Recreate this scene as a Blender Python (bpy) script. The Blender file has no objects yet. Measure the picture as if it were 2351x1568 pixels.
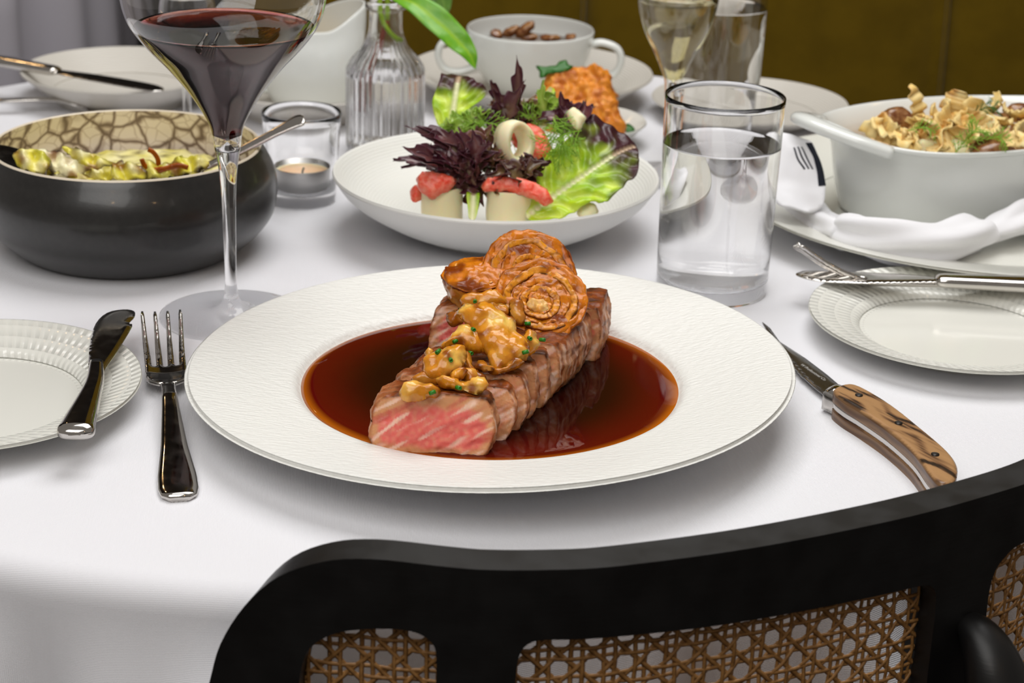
import bpy, math, random
import numpy as np
from mathutils import Matrix, Vector, noise
from mathutils.geometry import delaunay_2d_cdt

# ------------------------------------------------------------------ camera, world, lights, exposure
scene = bpy.context.scene
COL = scene.collection
FPX, IW, IH = 4300.0, 2351, 1568
CAM = np.array([0.0, -0.862, 0.372])
_p, _r = math.radians(21.5), math.radians(1.9)
_f = np.array([0, math.cos(_p), -math.sin(_p)]); _x = np.array([1.0, 0, 0]); _u = np.cross(_x, _f)
RGT = math.cos(_r) * _x + math.sin(_r) * _u
UPV = -math.sin(_r) * _x + math.cos(_r) * _u
cd = bpy.data.cameras.new('camera'); cam = bpy.data.objects.new('camera', cd); COL.objects.link(cam)
cd.sensor_width = 36; cd.sensor_fit = 'HORIZONTAL'; cd.lens = 36 * FPX / IW; cd.clip_start = .02; cd.clip_end = 50
cam.matrix_world = Matrix(((RGT[0], UPV[0], -_f[0], CAM[0]), (RGT[1], UPV[1], -_f[1], CAM[1]), (RGT[2], UPV[2], -_f[2], CAM[2]), (0, 0, 0, 1)))
cd.dof.use_dof = True; cd.dof.focus_distance = 0.88; cd.dof.aperture_fstop = 15
scene.camera = cam

world = bpy.data.worlds.new('room_ambience'); scene.world = world; world.use_nodes = True
world.node_tree.nodes['Background'].inputs[0].default_value = (.62, .57, .52, 1)
world.node_tree.nodes['Background'].inputs[1].default_value = .30

def area(name, loc, target, sx, sy, power, col=(1, 1, 1)):
    l = bpy.data.lights.new(name, 'AREA'); l.shape = 'RECTANGLE'; l.size = sx; l.size_y = sy; l.energy = power; l.color = col
    o = bpy.data.objects.new(name, l); COL.objects.link(o); o.location = loc
    o.rotation_euler = (Vector(target) - Vector(loc)).to_track_quat('-Z', 'Y').to_euler(); return o
area('ceiling_softbox', (.15, .50, 1.40), (.0, .10, 0), 1.0, 1.0, 14.5, (1, .988, .97))
area('front_fill', (-.35, -.95, 1.35), (0, -.05, 0), 1.1, 1.1, 12, (1, .985, .96))  # added fill from the viewer's side, stands in for bounced light
for k, (lx, ly, lz) in enumerate([(-1.1, 1.9, 1.25), (-.3, -1.9, 1.5), (.9, -1.6, 1.4), (1.5, .6, 1.3)]):
    l = bpy.data.lights.new('pendant_bulb', 'POINT'); l.energy = 1.6; l.color = (1, .62, .28); l.shadow_soft_size = .03
    o = bpy.data.objects.new('pendant_bulb', l); COL.objects.link(o); o.location = (lx, ly, lz)

vs = scene.view_settings
vs.view_transform = 'Standard'; vs.look = 'None'; vs.gamma = 1; vs.use_curve_mapping = False; vs.exposure = 0.22
try:
    scene.cycles.max_bounces = 14; scene.cycles.transmission_bounces = 14; scene.cycles.glossy_bounces = 6
    scene.cycles.use_denoising = True; scene.cycles.blur_glossy = .3; scene.cycles.sample_clamp_indirect = 6
except Exception:
    pass

# ------------------------------------------------------------------ helpers
def ray(px, py):
    return _f + RGT * ((px - IW / 2) / FPX) - UPV * ((py - IH / 2) / FPX)
def P(px, py, z=0.0):
    """photo pixel -> point on the horizontal plane z"""
    d = ray(px, py); return CAM + d * ((z - CAM[2]) / d[2])
def PY(px, py, y):
    """photo pixel -> point on the vertical plane y"""
    d = ray(px, py); return CAM + d * ((y - CAM[1]) / d[1])
def PXM(p):
    """pixels per metre at a point"""
    return FPX / (np.array(p, float) - CAM).dot(_f)

def hexc(h):
    v = [int(h[i:i + 2], 16) / 255 for i in (0, 2, 4)]
    return np.array([x / 12.92 if x <= .04045 else ((x + .055) / 1.055) ** 2.4 for x in v])
def rgba(c): return (float(c[0]), float(c[1]), float(c[2]), 1.0)
def nz(x, y=0.0, z=0.0): return noise.noise(Vector((x, y, z)))
def sm(a, b, x):
    t = min(1, max(0, (x - a) / (b - a))); return t * t * (3 - 2 * t)
def mixc(a, b, t): return a * (1 - t) + b * t

def tag(o, label, cat, group=None, kind=None):
    if label: o['label'] = label
    if cat: o['category'] = cat
    if group: o['group'] = group
    if kind: o['kind'] = kind
    return o
def thing(name, label, cat, loc=(0, 0, 0), group=None):
    o = bpy.data.objects.new(name, None); COL.objects.link(o); o.location = loc; o.empty_display_size = .01
    return tag(o, label, cat, group)
def mk(name, V, F, mat, parent=None, smooth=True, uv=None, loc=None, mtx=None):
    me = bpy.data.meshes.new(name); me.from_pydata([tuple(map(float, v)) for v in V], [], [tuple(map(int, f)) for f in F]); me.update()
    if uv is not None:
        L = me.uv_layers.new(name='UVMap'); L.data.foreach_set('uv', np.array(uv, float).ravel())
    if smooth: me.polygons.foreach_set('use_smooth', [True] * len(me.polygons))
    me.materials.append(mat)
    o = bpy.data.objects.new(name, me); COL.objects.link(o)
    if mtx is not None: o.matrix_world = mtx
    if loc is not None: o.location = loc
    if parent is not None: o.parent = parent
    return o
def join(*parts):
    V, F = [], []
    for v, f in parts:
        k = len(V); V += [tuple(p) for p in v]; F += [tuple(i + k for i in q) for q in f]
    return V, F
def rough(o, layers, seed=0):
    me = o.data; n = len(me.vertices); co = np.empty(n * 3); me.vertices.foreach_get('co', co); co = co.reshape(-1, 3)
    no = np.empty(n * 3); me.vertices.foreach_get('normal', no); no = no.reshape(-1, 3)
    out = co.copy()
    for amp, sc in layers:
        d = np.array([noise.noise(Vector((p[0] * sc + seed * 7.3, p[1] * sc + seed, p[2] * sc - seed))) for p in co])
        out += no * (d * amp)[:, None]
    me.vertices.foreach_set('co', out.ravel()); me.update(); return o
def paint(o, fn):
    me = o.data; a = me.color_attributes.new('Col', 'FLOAT_COLOR', 'POINT')
    c = np.ones((len(me.vertices), 4))
    for i, v in enumerate(me.vertices): c[i, :3] = fn(v.co, v.normal)
    a.data.foreach_set('color', c.ravel()); return o
def bevel(o, w, seg=2):
    m = o.modifiers.new('bevel', 'BEVEL'); m.width = w; m.segments = seg; m.limit_method = 'ANGLE'; m.angle_limit = math.radians(40); return o
def flat_shade_sharp(o, deg=40):
    try: o.data.set_sharp_from_angle(angle=math.radians(deg))
    except Exception: pass
    return o

def spl(pts, n=6):
    p = np.array(pts, float); q = np.vstack([2 * p[0] - p[1], p, 2 * p[-1] - p[-2]]); o = []
    for i in range(1, len(q) - 2):
        a, b, c, d = q[i - 1:i + 3]
        for t in np.linspace(0, 1, n, endpoint=False):
            o.append(.5 * ((2 * b) + (c - a) * t + (2 * a - 5 * b + 4 * c - d) * t * t + (3 * b - a - 3 * c + d) * t ** 3))
    o.append(p[-1]); return np.array(o)
def splc(pts, n=6):
    p = np.array(pts, float); m = len(p); o = []
    for i in range(m):
        a, b, c, d = p[i - 1], p[i], p[(i + 1) % m], p[(i + 2) % m]
        for t in np.linspace(0, 1, n, endpoint=False):
            o.append(.5 * ((2 * b) + (c - a) * t + (2 * a - 5 * b + 4 * c - d) * t * t + (3 * b - a - 3 * c + d) * t ** 3))
    return np.array(o)
def lathe(prof, n=96, fn=None, cap=True):
    """revolve (r,z) profile; fn(r,z,a)->(r,z) may modulate. returns V,F,uv"""
    V, F, UV = [], [], []; m = len(prof)
    ln = np.r_[0, np.cumsum([math.hypot(prof[i + 1][0] - prof[i][0], prof[i + 1][1] - prof[i][1]) for i in range(m - 1)])]
    for j in range(n):
        a = 2 * math.pi * j / n
        for (r, z) in prof:
            if fn: r, z = fn(r, z, a)
            V.append((r * math.cos(a), r * math.sin(a), z))
    for j in range(n):
        k = (j + 1) % n
        for i in range(m - 1):
            F.append((j * m + i, k * m + i, k * m + i + 1, j * m + i + 1))
            UV += [(j / n, ln[i]), ((j + 1) / n, ln[i]), ((j + 1) / n, ln[i + 1]), (j / n, ln[i + 1])]
    return V, F, UV
def tube(path, rad, n=10, sec=None, up=(0, 0, 1), cap=True):
    """sweep: rad scalar/list or list of (halfwidth, halfthick); superellipse exponent sec"""
    p = np.array(path, float); m = len(p); V, F = [], []; e = sec or 2.0
    T = np.gradient(p, axis=0); T /= np.linalg.norm(T, axis=1)[:, None] + 1e-12
    upv = np.array(up, float)
    for i in range(m):
        r = rad[i] if hasattr(rad, '__len__') else rad
        a, b = (r if hasattr(r, '__len__') else (r, r))
        s = np.cross(T[i], upv); l = np.linalg.norm(s)
        s = s / l if l > 1e-6 else np.array([1.0, 0, 0])
        w = np.cross(s, T[i])
        for k in range(n):
            t = 2 * math.pi * k / n; c, d = math.cos(t), math.sin(t)
            c = math.copysign(abs(c) ** (2 / e), c); d = math.copysign(abs(d) ** (2 / e), d)
            V.append(p[i] + s * a * c + w * b * d)
    for i in range(m - 1):
        for k in range(n):
            F.append((i * n + k, i * n + (k + 1) % n, (i + 1) * n + (k + 1) % n, (i + 1) * n + k))
    if cap:
        F.append(tuple(range(n))[::-1]); F.append(tuple((m - 1) * n + k for k in range(n)))
    return V, F
def resample(poly, res, closed=True):
    p = np.array(poly, float); q = np.vstack([p, p[:1]]) if closed else p
    out = []
    for i in range(len(q) - 1):
        k = max(1, int(round(np.linalg.norm(q[i + 1] - q[i]) / res)))
        for t in range(k): out.append(q[i] + (q[i + 1] - q[i]) * t / k)
    return np.array(out)
def inside(pts, poly):
    x, y = pts[:, 0], pts[:, 1]; c = np.zeros(len(pts), bool); j = len(poly) - 1
    for i in range(len(poly)):
        xi, yi = poly[i]; xj, yj = poly[j]
        with np.errstate(divide='ignore', invalid='ignore'):
            c ^= ((yi > y) != (yj > y)) & (x < (xj - xi) * (y - yi) / (yj - yi + 1e-30) + xi)
        j = i
    return c
def segdist(pts, poly):
    d = np.full(len(pts), 1e9)
    for i in range(len(poly)):
        a, b = poly[i - 1], poly[i]; ab = b - a; t = np.clip(((pts - a) @ ab) / (ab @ ab + 1e-20), 0, 1)
        d = np.minimum(d, np.linalg.norm(pts - a - t[:, None] * ab, axis=1))
    return d
def slab(outline, res, top, bot, holes=(), nside=1, closed=False):
    """2-D outline -> solid; top(x,y,d), bot(x,y,d) heights, d = distance from the border"""
    rings = [resample(outline, res)] + [resample(h, res) for h in holes]
    lo, hi = rings[0].min(0), rings[0].max(0)
    gx = np.arange(lo[0], hi[0], res); gy = np.arange(lo[1], hi[1], res * .87); g = []
    for j, y in enumerate(gy):
        for x in gx: g.append((x + (res / 2 if j % 2 else 0), y))
    g = np.array(g) if g else np.zeros((0, 2))
    if len(g):
        ok = inside(g, rings[0])
        for h in rings[1:]: ok &= ~inside(g, h)
        g = g[ok]
        if len(g):
            dd = np.min([segdist(g, r) for r in rings], axis=0); g = g[dd > res * .55]
    pts = np.vstack(rings + [g]); E = []; k = 0
    for r in rings:
        n = len(r); E += [(k + i, k + (i + 1) % n) for i in range(n)]; k += n
    v2, e2, f2, *_ = delaunay_2d_cdt([Vector(p) for p in pts], E, [], 0, 1e-9)
    v2 = np.array([(v.x, v.y) for v in v2]); f2 = [f for f in f2 if len(f) == 3]
    cen = np.array([v2[list(f)].mean(0) for f in f2]); ok = inside(cen, rings[0])
    for h in rings[1:]: ok &= ~inside(cen, h)
    f2 = [f for f, t in zip(f2, ok) if t]
    cnt = {}
    for f in f2:
        for a, b in ((f[0], f[1]), (f[1], f[2]), (f[2], f[0])): cnt.setdefault((min(a, b), max(a, b)), []).append((a, b))
    bd = [v[0] for v in cnt.values() if len(v) == 1]; bset = {i for e in bd for i in e}
    D = np.min([segdist(v2, r) for r in rings], axis=0)
    V = [(x, y, top(x, y, d)) for (x, y), d in zip(v2, D)]; F = [tuple(f) for f in f2]; n = len(v2)
    if closed:
        mp = {}
        for i in range(n):
            if i in bset: mp[i] = i
            else: mp[i] = len(V); V.append((v2[i][0], v2[i][1], bot(v2[i][0], v2[i][1], D[i])))
        F += [tuple(mp[i] for i in f[::-1]) for f in f2]
    else:
        V += [(x, y, bot(x, y, d)) for (x, y), d in zip(v2, D)]; F += [tuple(i + n for i in f[::-1]) for f in f2]
        lev = {i: [i] for i in bset}
        for i in bset:
            a, b = np.array(V[i]), np.array(V[i + n])
            for s in range(1, nside): V.append(tuple(a + (b - a) * s / nside)); lev[i].append(len(V) - 1)
            lev[i].append(i + n)
        for a, b in bd:
            for s in range(nside): F.append((lev[b][s], lev[a][s], lev[a][s + 1], lev[b][s + 1]))
    return V, F
def pillow(outline, res, t1, t2=None, rnd=None, warp=None):
    """inflated piece: thickness t1 above, t2 below, edge rounding radius rnd"""
    t2 = t1 if t2 is None else t2; rnd = rnd or t1
    def pf(d): q = min(1, d / rnd); return math.sqrt(max(0, 1 - (1 - q) ** 2))
    w = warp or (lambda x, y: 0)
    return slab(outline, res, lambda x, y, d: w(x, y) + t1 * pf(d), lambda x, y, d: w(x, y) - t2 * pf(d), closed=True)
def facing(loc, elev, yaw=0, roll=0):
    """frame at loc: local z leans up from the horizontal towards the viewer by elev degrees; local x to the right"""
    e, y = math.radians(elev), math.radians(yaw)
    n = Vector((math.sin(y) * math.cos(e), -math.cos(y) * math.cos(e), math.sin(e)))
    x = Vector((math.cos(y), math.sin(y), 0)); v = n.cross(x)
    m = Matrix((x, v, n)).transposed().to_4x4() @ Matrix.Rotation(math.radians(roll), 4, 'Z'); m.translation = Vector(loc); return m
def ol(pts, cx, cy, y, elev=45):
    """photo outline -> metres in a facing() frame centred on pixel (cx,cy) at depth y; returns outline, centre"""
    c = PY(cx, cy, y); s = PXM(c); v = math.degrees(math.atan2(CAM[2] - c[2], y - CAM[1])); k = math.cos(math.radians(elev - v))
    return [((a - cx) / s, (cy - b) / (s * k)) for a, b in pts], c
def blob(rx, ry, rz, sub=4):
    import bmesh
    bm = bmesh.new(); bmesh.ops.create_icosphere(bm, subdivisions=sub, radius=1)
    V = [(v.co.x * rx, v.co.y * ry, v.co.z * rz) for v in bm.verts]; F = [[v.index for v in f.verts] for f in bm.faces]; bm.free(); return V, F

# ------------------------------------------------------------------ materials
def mat(name, col=(.8, .8, .8), rough=.5, metal=0.0, spec=.5, trans=0.0, ior=1.45, vc=False, var=None, bump=None, coat=0, sss=0, sssr=(.01, .004, .002), sheen=0, uvbump=None, aniso=None, absorb=None, rvar=None):
    m = bpy.data.materials.new(name); m.use_nodes = True; nt = m.node_tree; N = nt.nodes; K = nt.links; b = N['Principled BSDF']
    b.inputs['Base Color'].default_value = rgba(col); b.inputs['Roughness'].default_value = rough; b.inputs['Metallic'].default_value = metal
    b.inputs['Specular IOR Level'].default_value = spec; b.inputs['Transmission Weight'].default_value = trans; b.inputs['IOR'].default_value = ior
    b.inputs['Coat Weight'].default_value = coat; b.inputs['Coat Roughness'].default_value = .08
    if sss: b.inputs['Subsurface Weight'].default_value = 1; b.inputs['Subsurface Scale'].default_value = sss; b.inputs['Subsurface Radius'].default_value = (1, .45, .3)
    if sheen: b.inputs['Sheen Weight'].default_value = sheen; b.inputs['Sheen Roughness'].default_value = .4
    tc = N.new('ShaderNodeTexCoord'); src = tc.outputs['Object']
    def nse(scale, detail=3, stretch=None, r=.5, dist=0):
        t = N.new('ShaderNodeTexNoise'); t.inputs['Scale'].default_value = scale; t.inputs['Detail'].default_value = detail; t.inputs['Roughness'].default_value = r; t.inputs['Distortion'].default_value = dist
        if stretch:
            mp = N.new('ShaderNodeMapping'); mp.inputs['Scale'].default_value = stretch; K.new(src, mp.inputs['Vector']); K.new(mp.outputs[0], t.inputs['Vector'])
        else: K.new(src, t.inputs['Vector'])
        return t
    out = None
    if vc:
        a = N.new('ShaderNodeAttribute'); a.attribute_name = 'Col'; out = a.outputs['Color']; K.new(out, b.inputs['Base Color'])
    if var:   # var = (scale, amount, color2[, stretch])
        t = nse(var[0], 4, var[3] if len(var) > 3 else None); cr = N.new('ShaderNodeValToRGB'); cr.color_ramp.elements[0].position = .38; cr.color_ramp.elements[1].position = .66
        K.new(t.outputs['Fac'], cr.inputs[0]); mx = N.new('ShaderNodeMix'); mx.data_type = 'RGBA'
        mu = N.new('ShaderNodeMath'); mu.operation = 'MULTIPLY'; mu.inputs[1].default_value = var[1]; K.new(cr.outputs[0], mu.inputs[0]); K.new(mu.outputs[0], mx.inputs[0])
        if out: K.new(out, mx.inputs[6])
        else: mx.inputs[6].default_value = rgba(col)
        mx.inputs[7].default_value = rgba(var[2]); out = mx.outputs[2]; K.new(out, b.inputs['Base Color'])
    if rvar:  # roughness variation (scale, lo, hi)
        t = nse(rvar[0], 4); mr = N.new('ShaderNodeMapRange'); mr.inputs['From Min'].default_value = .35; mr.inputs['From Max'].default_value = .65
        mr.inputs['To Min'].default_value = rvar[1]; mr.inputs['To Max'].default_value = rvar[2]; K.new(t.outputs['Fac'], mr.inputs['Value']); K.new(mr.outputs[0], b.inputs['Roughness'])
    last = None
    for bp in (bump if bump and hasattr(bump[0], '__len__') else ([bump] if bump else [])):
        # (scale, strength, distance[, stretch])
        t = nse(bp[0], 4, bp[3] if len(bp) > 3 else None); bn = N.new('ShaderNodeBump'); bn.inputs['Strength'].default_value = bp[1]; bn.inputs['Distance'].default_value = bp[2]
        K.new(t.outputs['Fac'], bn.inputs['Height'])
        if last: K.new(last, bn.inputs['Normal'])
        last = bn.outputs[0]
    if uvbump:
        h = uvbump(N, K, tc); bn = N.new('ShaderNodeBump'); bn.inputs['Strength'].default_value = h[1]; bn.inputs['Distance'].default_value = h[2]; K.new(h[0], bn.inputs['Height'])
        if last: K.new(last, bn.inputs['Normal'])
        last = bn.outputs[0]
    if last: K.new(last, b.inputs['Normal'])
    if absorb:
        v = N.new('ShaderNodeVolumeAbsorption'); v.inputs['Color'].default_value = rgba(absorb[0]); v.inputs['Density'].default_value = absorb[1]; K.new(v.outputs[0], N['Material Output'].inputs['Volume'])
    return m
def mathn(N, K, op, a, bb=None):
    n = N.new('ShaderNodeMath'); n.operation = op
    for i, x in enumerate((a, bb)):
        if x is None: continue
        if isinstance(x, (int, float)): n.inputs[i].default_value = x
        else: K.new(x, n.inputs[i])
    return n.outputs[0]
def emboss_radial(count, row, strength, dist, lo, hi, twist=0.0):
    """staggered slanted facets pressed into a plate rim: u = angle, v = distance along the profile"""
    def f(N, K, tc):
        s = N.new('ShaderNodeSeparateXYZ'); K.new(tc.outputs['UV'], s.inputs[0]); u, v = s.outputs[0], s.outputs[1]
        q = mathn(N, K, 'DIVIDE', v, row); fl = mathn(N, K, 'FLOOR', q); fr = mathn(N, K, 'FRACT', q)
        uu = mathn(N, K, 'ADD', mathn(N, K, 'MULTIPLY', u, count), mathn(N, K, 'MULTIPLY', fl, .5))
        uu = mathn(N, K, 'ADD', uu, mathn(N, K, 'MULTIPLY', fr, twist))
        fu = mathn(N, K, 'FRACT', uu); tri = mathn(N, K, 'ABSOLUTE', mathn(N, K, 'SUBTRACT', fu, .5))
        h = mathn(N, K, 'MULTIPLY', mathn(N, K, 'SUBTRACT', 1, mathn(N, K, 'MULTIPLY', tri, 2)), fr)
        on = mathn(N, K, 'MULTIPLY', mathn(N, K, 'GREATER_THAN', v, lo), mathn(N, K, 'LESS_THAN', v, hi))
        return mathn(N, K, 'MULTIPLY', h, on), strength, dist
    return f
def emboss_rings(pitch, strength, dist, lo, hi):
    def f(N, K, tc):
        s = N.new('ShaderNodeSeparateXYZ'); K.new(tc.outputs['UV'], s.inputs[0]); v = s.outputs[1]
        w = mathn(N, K, 'SINE', mathn(N, K, 'MULTIPLY', v, 2 * math.pi / pitch))
        on = mathn(N, K, 'MULTIPLY', mathn(N, K, 'GREATER_THAN', v, lo), mathn(N, K, 'LESS_THAN', v, hi))
        return mathn(N, K, 'MULTIPLY', w, on), strength, dist
    return f
def weave(freq, strength, dist):
    def f(N, K, tc):
        s = N.new('ShaderNodeSeparateXYZ'); K.new(tc.outputs['UV'], s.inputs[0])
        a = mathn(N, K, 'SINE', mathn(N, K, 'MULTIPLY', mathn(N, K, 'ADD', s.outputs[0], s.outputs[1]), freq))
        c = mathn(N, K, 'SINE', mathn(N, K, 'MULTIPLY', mathn(N, K, 'SUBTRACT', s.outputs[0], s.outputs[1]), freq * .8))
        return mathn(N, K, 'MULTIPLY', a, c), strength, dist
    return f

M = {}
M['cloth'] = mat('white_table_linen', hexc('E9E9EE'), .85, spec=.2, sheen=.15, bump=[(9, .25, .004)], uvbump=weave(5200, .35, .0004))
M['napkin'] = mat('white_napkin_linen', hexc('ECECF0'), .85, spec=.2, sheen=.2, bump=[(3000, .12, .0004)])
M['navy'] = mat('navy_woven_stripe', hexc('23262F'), .85, spec=.2)
M['plate'] = mat('white_stoneware_rippled', hexc('EAEAE6'), .36, spec=.45, bump=[(1, .7, .0014, (210, 560, 210))])
M['bowlw'] = mat('white_stoneware_matt', hexc('ECECE8'), .38, spec=.45, uvbump=emboss_rings(.0022, .16, .0006, .12, .215))
M['bread'] = mat('ivory_bone_china_embossed', hexc('E6E6DF'), .13, spec=.5, coat=.3, uvbump=emboss_radial(90, .0095, .8, .0016, .088, .126, .7))
M['greyplate'] = mat('warm_grey_ribbed_china', hexc('CFCBC3'), .3, spec=.5, uvbump=emboss_rings(.0024, .35, .0008, .085, .15))
M['china'] = mat('glazed_white_china', hexc('E2E5E2'), .1, spec=.5, coat=.3)
M['glass'] = mat('clear_glass', (1, 1, 1), 0.0, trans=1, ior=1.47)
M['water'] = mat('still_water', (1, 1, 1), 0.0, trans=1, ior=1.333)
M['redwine'] = mat('red_wine_liquid', (.95, .42, .42), 0.0, trans=1, ior=1.345, absorb=((.40, .004, .010), 260))
M['whitewine'] = mat('white_wine_liquid', (1, 1, .9), 0.0, trans=1, ior=1.345, absorb=((.95, .85, .35), 14))
M['steel'] = mat('polished_stainless_steel', hexc('C9C5C0'), .09, metal=1, rvar=(160, .05, .14))
M['steeldk'] = mat('brushed_blade_steel', hexc('8F8D8A'), .2, metal=1, bump=[(1, .05, .0002, (2000, 60, 60))])
M['black'] = mat('black_lacquered_wood', hexc('0F0E0E'), .42, spec=.45, bump=[(1, .12, .0004, (60, 60, 700))], rvar=(60, .36, .5))
M['cane'] = mat('woven_rattan_cane', hexc('9A7040'), .45, spec=.35, var=(400, .6, hexc('5E3C18')))
M['blackbowl'] = mat('black_stone_glaze', hexc('1E1D1C'), .34, spec=.6, var=(260, .3, hexc('302E2C')), bump=[(700, .1, .0004)], coat=.25)
M['olive'] = mat('olive_velvet', hexc('5E4A08'), .9, spec=.1, sheen=.25, var=(30, .5, hexc('4C3B03')), bump=[(420, .3, .001)])
M['walldk'] = mat('dark_brown_plaster', hexc('1F1A17'), .8)
M['floor'] = mat('dark_wood_floor', hexc('2B211A'), .5, var=(4, .6, hexc('1C1510'), (1, 12, 1)))
M['greycloth'] = mat('grey_lilac_linen', hexc('A9A6AE'), .9, spec=.1)
M['tablewood'] = mat('plain_table_wood', hexc('6A4A30'), .6, var=(6, .6, hexc('4C321E'), (1, 14, 1)))
M['meat'] = mat('seared_beef', rough=.36, spec=.3, vc=True, bump=[(900, .3, .0006), (260, .2, .0012)], coat=.0, sss=.0003)
M['onion'] = mat('glazed_roast_onion', rough=.16, spec=.38, vc=True, var=(200, .35, hexc('7A3204')), bump=[(300, .32, .0012), (1000, .2, .0005)], sss=.0004)
M['mush'] = mat('glazed_chanterelle', rough=.2, spec=.55, vc=True, var=(260, .25, hexc('A8560C')), bump=[(300, .25, .001), (900, .2, .0005)], coat=.2, sss=.0006)
M['sauce'] = mat('veal_jus', rough=.03, spec=.32, vc=True)
M['chive'] = mat('chive_green', hexc('2E7A18'), .35)
M['leaf'] = mat('lettuce_leaf', rough=.36, spec=.5, vc=True, bump=[(160, .5, .0018)], coat=.1)
M['redleaf'] = mat('red_oak_lettuce', rough=.3, spec=.5, vc=True, bump=[(300, .4, .001)], coat=.4)
M['dill'] = mat('dill_green', hexc('8DBB38'), .5)
M['parsley'] = mat('parsley_green', hexc('2C6A1C'), .4)
M['grapefruit'] = mat('pink_grapefruit_flesh', hexc('F0583C'), .3, spec=.4, var=(300, .75, hexc('F8A088')), bump=[(420, .7, .0014), (1300, .4, .0005)], coat=.3, sss=.004)
M['palm'] = mat('heart_of_palm_flesh', hexc('FAEDC6'), .35, spec=.4, var=(40, .25, hexc('F6ECCB')), bump=[(200, .05, .0004)], sss=.003)
M['fried'] = mat('golden_fried_crust', rough=.45, spec=.4, vc=True, bump=[(520, .5, .0016), (1500, .4, .0006)], coat=.2)
M['crisp'] = mat('fried_root_crisp', rough=.4, spec=.4, vc=True, bump=[(320, .3, .001)], coat=.2)
M['cabbage'] = mat('roast_cabbage', rough=.3, spec=.45, vc=True, bump=[(300, .4, .0012)], coat=.35)
M['mushbrown'] = mat('roast_mushroom_brown', hexc('6B3A1C'), .25, spec=.5, var=(220, .6, hexc('B98A54')), coat=.4)
M['wax'] = mat('candle_wax', hexc('EBC6A0'), .4, sss=.004)
M['alu'] = mat('tealight_aluminium', hexc('B9B7B4'), .3, metal=1)
M['stem'] = mat('plant_stem_green', hexc('8FB02C'), .4)
M['stemred'] = mat('plant_stem_red', hexc('8E3E24'), .4)
M['plantleaf'] = mat('glossy_plant_leaf', rough=.3, spec=.5, vc=True, bump=[(200, .3, .001)])
M['wood'] = mat('laminated_olive_wood', rough=.35, spec=.4, vc=True, bump=[(1, .15, .0005, (300, 30, 300))], coat=.2)
M['rivet'] = mat('dark_rivet', hexc('1E1712'), .35)
M['dressing'] = mat('amber_dressing', hexc('C98A2C'), .08, spec=.5, trans=.5, ior=1.38)
M['gratin'] = mat('browned_cream_sauce', hexc('E8C48C'), .35, spec=.4, var=(60, .6, hexc('C98A4A')), bump=[(120, .5, .004)])
M['soup'] = mat('mushroom_broth', hexc('6B4A2C'), .15)
M['crema'] = mat('milk_residue', hexc('D8BE94'), .3)
M['etch'] = mat('etched_lettering', hexc('C8C6C2'), .5, metal=.6)

# ------------------------------------------------------------------ the setting
TC = np.array([-.07, .275]); TR = .478
def box(x0, x1, y0, y1, z0, z1):
    V = [(x, y, z) for x in (x0, x1) for y in (y0, y1) for z in (z0, z1)]
    return V, [(0, 1, 3, 2), (4, 6, 7, 5), (0, 4, 5, 1), (2, 3, 7, 6), (0, 2, 6, 4), (1, 5, 7, 3)]
tag(mk('floor', *box(-3, 3, -3, 3, -.80, -.75), M['floor'], smooth=False), 'dark wooden restaurant floor', None, kind='structure')
tag(mk('wall_back', *box(-3, 3, 2.2, 2.3, -.75, 2.2), M['walldk'], smooth=False), 'dark brown wall behind the banquette', None, kind='structure')

def banquette():
    t = thing('banquette', 'olive green velvet banquette with vertical seams behind the table', 'banquette', (0, 0, -.75))
    x0, w = -.284, .341
    for k in range(5):
        xa = x0 + k * w; a, b = xa + .0015, xa + w - .0015
        nx, nzz = 22, 16; V = []; F = []
        for side in (0, 1):
            for i in range(nx + 1):
                for j in range(nzz + 1):
                    u, v = i / nx, j / nzz
                    e = 1 - (2 * u - 1) ** 8; e2 = 1 - (2 * v - 1) ** 10
                    x = a + (b - a) * u
                    y = (.86 + .02 * u * 0 - .012 * e * e2 + .004 * nz(x * 5, v * 3, 1)) if side == 0 else 1.0
                    V.append((x, y + .1 * v, -.30 + 1.0 * v + .75))
        n = (nx + 1) * (nzz + 1)
        for i in range(nx):
            for j in range(nzz):
                q = (i * (nzz + 1) + j, (i + 1) * (nzz + 1) + j, (i + 1) * (nzz + 1) + j + 1, i * (nzz + 1) + j + 1)
                F.append(q); F.append(tuple(c + n for c in q[::-1]))
        for i in range(nx):
            for j, fl in ((0, 1), (nzz, 0)):
                p, q = i * (nzz + 1) + j, (i + 1) * (nzz + 1) + j; F.append((p, p + n, q + n, q) if fl else (p, q, q + n, p + n))
        for j in range(nzz):
            for i in (0, nx):
                p, q = i * (nzz + 1) + j, i * (nzz + 1) + j + 1; F.append((p, q, q + n, p + n))
        mk('back_panel', V, F, M['olive'], t)
        if k:
            pts = [(xa, .8575 + .1 * v, .45 + 1.0 * v) for v in np.linspace(0, 1, 12)]
            mk('seam_piping', *tube(pts, .0022, 8, up=(0, 1, 0)), M['olive'], t)
    V, F = box(x0, x0 + 5 * w, .78, 1.0, .0, .44); mk('seat', V, F, M['olive'], t, smooth=False)
banquette()

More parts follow.
